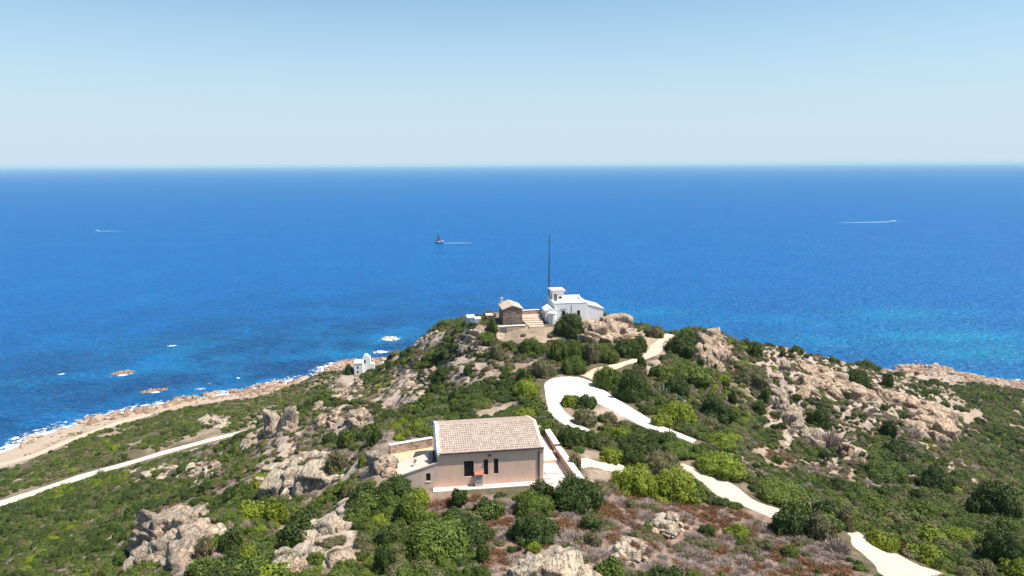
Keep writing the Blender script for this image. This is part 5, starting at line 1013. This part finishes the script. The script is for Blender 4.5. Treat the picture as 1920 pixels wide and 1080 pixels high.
# dry heath
x, y = candidates(-130, 200, 16, 200, .92); z, px, py, ok = common(x, y); x, y, z, px, py = (q[ok] for q in (x, y, z, px, py)); n = len(x)
hth = grid_at(heath, x, y) > .5; cov = grid_at(cover, x, y); rk = grid_at(rockm, x, y); br = grid_at(bare, x, y); q = fbm(x/5, y/5, 71, 3)
p = np.where(hth, .9*(1-np.clip(rk, 0, .8)), np.where(br > .5, .03, (.26*(1-cov*.45)+.25*(fbm(x/11, y/11, 72, 3) > .52))))
sel = (RNG.uniform(size=n) < p) & (grid_at(tmask, x, y) < .3) & hero_clear(x, y, np.full(n, .3)) & (grid_at(wh, x, y) < .8); i_ = np.where(sel)[0]; q = q[i_]+RNG.normal(size=len(i_))*.06
kind = np.where(q > .535, RNG.integers(0, 3, len(i_)), np.where(q > .40, 3+RNG.integers(0, 3, len(i_)), RNG.integers(0, 8, len(i_)) % 8)); kind = np.where(kind > 5, 6+kind % 3, kind); kind = np.where(~hth[i_] & (kind < 3) & (RNG.uniform(size=len(i_)) < .7), 6+kind % 3, kind)
Ri = RNG.uniform(.45, .95, len(i_)); hgt = Ri*RNG.uniform(.6, 1.0, len(i_))
scatter('dry_heath', PB['R']+PB['M']+PB['O'], np.c_[x[i_], y[i_], z[i_]-.03], np.c_[Ri, Ri, hgt], np.c_[np.zeros((len(i_), 2)), RNG.uniform(0, 6.28, len(i_))], kind, 'rust-brown and grey dry heath on the slope below the house', 'heath')
print('heath', len(i_))
# loose stones on the rocky ground
stone_m = [np_mesh('stone', *(lambda a: (a[0]*[1, .85, .62], a[1]))(RV3[i]), GR if i < 4 else GW) for i in range(8)]
x, y = candidates(-330, 330, 30, 420, 1.15); z, px, py, ok = common(x, y); x, y, z = x[ok], y[ok], z[ok]; n = len(x); rk = grid_at(rockm, x, y); q = fbm(x/6, y/6, 91, 3)
sel = (RNG.uniform(size=n) < np.clip((rk-.25)*.5, .008, .3)*np.where(px[ok] < 900, .55, 1)*np.clip((q-.32)*5, .05, 1)) & (grid_at(tmask, x, y) < .3) & (grid_at(wh, x, y) < .5); i_ = np.where(sel)[0]
Ri = RNG.gamma(2.2, .2, len(i_))+.12; Ri = np.minimum(Ri*np.where(rk[i_] > .3, 1.25, .7), 1.7)
scatter('loose_stones', stone_m, np.c_[x[i_], y[i_], z[i_]+Ri*.1], np.c_[Ri, Ri*.9, Ri*RNG.uniform(.6, 1.2, len(i_))], np.c_[RNG.normal(size=(len(i_), 2))*.35, RNG.uniform(0, 6.28, len(i_))], RNG.integers(0, 8, len(i_)), 'loose granite stones strewn over the rocky ground', 'stones')
print('stones', len(i_))
# orange rocks along the waterline
shore_m = [np_mesh('shore_stone', *RV3[i], GO if i % 3 else GR) for i in range(8)]
x, y = candidates(-330, 330, 150, 440, 1.7); z = zt(x, y); px, py, pd = project(np.stack([x, y, z], -1)); shd = seg_dist(x, y, shore); q = fbm(x/13, y/13, 35, 3)
lft = px < 1000; p = np.where(lft, np.where((z > -1.2) & (shd < 9), np.clip((q-.38)*6, .06, .95)*np.clip(1-abs(shd-2)/9, 0, 1), 0), np.where((z > -1.0) & (shd < 30), .65*np.clip((q-.3)*5, .1, 1), 0)); p = np.where(lft & (px > 450) & (shd < 22) & (z > -.8), .6, p)
i_ = np.where((RNG.uniform(size=len(x)) < p) & (px > -120) & (px < 2060))[0]; Ri = RNG.uniform(.5, 1.9, len(i_))*np.clip(1.25-shd[i_]/20, .4, 1.2)
scatter('shore_rocks', shore_m, np.c_[x[i_], y[i_], np.maximum(z[i_], 0)+Ri*.02], np.c_[Ri*1.2, Ri*1.2, Ri*RNG.uniform(.5, .95, len(i_))], np.c_[RNG.normal(size=(len(i_), 2))*.2, RNG.uniform(0, 6.28, len(i_))], RNG.integers(0, 8, len(i_)), 'jagged orange rocks along the waterline', 'rocks')
print('shore', len(i_))
# ------------------------------------------------------------------ surf, wakes
t = NT('sea_foam', 0.9, 0.1); t.b.inputs['Base Color'].default_value = (0.82, 0.85, 0.88, 1); v = t.coord()
fo = t.math('ADD', t.attr('foam'), t.math('MULTIPLY', t.math('SUBTRACT', t.noise(0.35, 8, .8, v), .5), 3.3)); t.l(t.ramp(fo, [(0.42, 0), (0.62, 1)]), t.b.inputs['Alpha']); M['foam'] = t.m
def foam_sheet(name, V, Fc, f, label, kind='stuff'):
    m = np_mesh(name, V, Fc, M['foam']); attr(m, 'foam', f); return tag(link(bpy.data.objects.new(name, m)), label, 'foam' if kind == 'stuff' else None, None, kind)
S2 = smooth(resample(np.array([s for s in shore[1:-1]]), 700), 3); V = []; f = []; nj = 7
for i in range(len(S2)):
    t_ = S2[min(i+1, len(S2)-1)]-S2[max(i-1, 0)]; nn = np.array([-t_[1], t_[0]])/max(np.hypot(*t_), 1e-6); wv_ = 5+16*fbm(i*.06, 2., 14, 3); pr_ = np.clip((fbm(i*.035, 8., 19, 3)-.30)*4, 0, 1)
    for j in range(nj):
        s_ = j/(nj-1); V.append((S2[i][0]+nn[0]*(-3+s_*(3+wv_)), S2[i][1]+nn[1]*(-3+s_*(3+wv_)), .06)); f.append((.16+.7*pr_)*(1-s_**1.5)*(1 if 0 < j < nj-1 else .0))
foam_sheet('surf', V, [(i*nj+j, i*nj+j+1, (i+1)*nj+j+1, (i+1)*nj+j) for i in range(len(S2)-1) for j in range(nj-1)], f, 'white surf breaking along the shoreline')
V = []; Fc = []; f = []
for px, py, w_, h_, a in [(230,701,56,15,.85),(285,735,62,10,.8),(323,648.5,30,6,.8),(115,702,24,6,.65),(605,688,36,7,.85),(732,635,54,13,1.0),(715,660,46,9,.9),(702,676,44,9,.8),(1555,673,34,6,.9),(1693,688,34,9,.85),(447,709,18,5,.7),(374,729,46,7,.6),(392,719,18,5,.6),(314,717,8,3,.6),(268,766,44,13,.75),(640,690,40,12,.8),(30,822,46,14,.7),(1620,676,14,3,.5),(1905,716,20,5,.6)]:
    c0 = at_z(px, py, 0); d = project(c0)[2]; rx = w_*d/F/2; ry = abs(at_z(px, py-h_/2, 0)[1]-c0[1]); o_ = len(V); nr, na_ = 5, 22
    for r_ in range(nr+1):
        for k in range(na_): a_ = 6.283*k/na_; V.append((c0[0]+rx*r_/nr*math.cos(a_), c0[1]+ry*r_/nr*math.sin(a_), .09)); f.append(a*(1-(r_/nr)**1.2)*.88)
    Fc += [(o_+r_*na_+k, o_+(r_+1)*na_+k, o_+(r_+1)*na_+(k+1) % na_, o_+r_*na_+(k+1) % na_) for r_ in range(nr) for k in range(na_)]
foam_sheet('foam_patches', V, Fc, f, 'patches of white foam over shallow reefs and around the islets')
def wake(p0, dirx, L, w0, w1, label):
    V = []; f = []; n_, m_ = 60, 5; d = np.array(dirx)/np.hypot(*dirx); nn = np.array([-d[1], d[0]])
    for i in range(n_+1):
        s_ = i/n_; wv_ = w0+(w1-w0)*s_
        for j in range(m_): e = (j/(m_-1)-.5)*wv_; V.append((p0[0]+d[0]*L*s_+nn[0]*e, p0[1]+d[1]*L*s_+nn[1]*e, .1)); f.append((1.9*(1-s_)**.6+.1)*(1-abs(j-2)/2.6))
    foam_sheet('wake', V, [(i*m_+j, i*m_+j+1, (i+1)*m_+j+1, (i+1)*m_+j) for i in range(n_) for j in range(m_-1)], f, label, 'structure')
# ------------------------------------------------------------------ boats (bow towards local +x)
def hull(L, B, h, par, mat):
    st_ = [(-.5, .36, .15), (-.3, .46, .02), (0, .5, 0), (.25, .4, .03), (.4, .22, .12), (.5, .02, .28)]; V = []; k = 5
    for x_, b_, zz in st_:
        for j, (yy, lv) in enumerate([(-1, 1), (-.85, .35), (0, 0), (.85, .35), (1, 1)]): V.append((x_*L, yy*b_*B, -.35*h+zz*h+lv*(1.2*h-.5*zz*h)))
    Fc = [(i*k+j, (i+1)*k+j, (i+1)*k+j+1, i*k+j+1) for i in range(len(st_)-1) for j in range(k-1)]+[tuple(range(k))]+[((i+1)*k, i*k, i*k+4, (i+1)*k+4) for i in range(len(st_)-1)]
    MB().add(V, Fc).build('hull', mat, par)
sp_ = at_z(824, 456, 0); sb_ = empty('sailing_yacht', sp_, math.radians(176)); tag(sb_, 'sailing yacht with dark sail motoring left in open water', 'yacht')
hull(12.5, 3.9, 1.7, sb_, M['hulldark']); MB().box(-2.5, 2.6, -1.2, 1.2, 1.45, 2.3).build('cabin', M['hullwhite'], sb_, .15); MB().box(-6.0, -2.7, -1.5, 1.5, 3.2, 3.5).bar((-5.8,-1.4,1.4),(-5.8,-1.4,3.2),.06).bar((-2.9,1.4,1.4),(-2.9,1.4,3.2),.06).bar((-5.8,1.4,1.4),(-5.8,1.4,3.2),.06).bar((-2.9,-1.4,1.4),(-2.9,-1.4,3.2),.06).box(-6,-2.8,-1.5,1.5,1.2,2.2).build('bimini', M['hullwhite'], sb_, .1)
MB().bar((1.0,0,1.3),(1.0,0,17.5),.16,8,.1).bar((.9,0,3.0),(-4.6,0,3.1),.14,6).build('mast', M['grey_metal'], sb_); MB().prism([(1.15,3.2),(5.6,2.3),(1.15,13.0)], 'y', -.06, .06).build('jib', M['sail'], sb_); MB().prism([(.85,3.2),(-1.6,3.3),(.85,16.0)], 'y', -.05, .05).build('mainsail', M['sail'], sb_)
wake((sp_[0]+5.5, sp_[1]-.3), (1, .06), 42, 1.6, 3.2, 'thin pale wake behind the sailing yacht')
def motorboat(px, py, L, ang, label):
    p = at_z(px, py, 0); o = empty('motorboat', p, ang); tag(o, label, 'motorboat'); hull(L, L*.32, L*.16, o, M['hullwhite']); MB().prism([(-.15*L,.12*L),(.2*L,.12*L),(.1*L,.26*L),(-.12*L,.26*L)], 'y', -.1*L, .1*L).build('cabin', M['hullwhite'], o, .1); MB().prism([(.09*L,.17*L),(.185*L,.15*L),(.12*L,.235*L)], 'y', -.103*L, .103*L).build('windscreen', M['glass'], o)
    d = (-math.cos(ang), -math.sin(ang)); return p, d
p, d = motorboat(1674, 416, 13, math.radians(8), 'white motorboat speeding right and trailing a long wake'); wake((p[0]+d[0]*3, p[1]+d[1]*3), d, 112, 4.5, 4.0, 'long white wake behind the speeding motorboat on the right')
p, d = motorboat(181.5, 433.5, 7.5, math.radians(180), 'tiny white motorboat far out on the left'); wake((p[0]+d[0]*3.5, p[1]+d[1]*3.5), d, 46, 2.4, 2.0, 'short white wake behind the tiny motorboat on the left')
# ------------------------------------------------------------------ sea air
hz = MB(); hz.box(-43500, 43500, -43200, 43800, -14, 116); ho_ = hz.build('haze', M['white'])
hm_ = bpy.data.materials.new('haze_air'); hm_.use_nodes = True; hn = hm_.node_tree; hn.nodes.remove(hn.nodes['Principled BSDF']); pv = hn.nodes.new('ShaderNodeVolumePrincipled')
pv.inputs['Color'].default_value = (0.58, 0.88, 1.0, 1); pv.inputs['Density'].default_value = 4.5e-5; pv.inputs['Anisotropy'].default_value = 0.0; hn.links.new(pv.outputs[0], hn.nodes['Material Output'].inputs['Volume'])
ho_.data.materials.clear(); ho_.data.materials.append(hm_); tag(ho_, 'thin sea haze paling the far water', None, None, 'stuff')
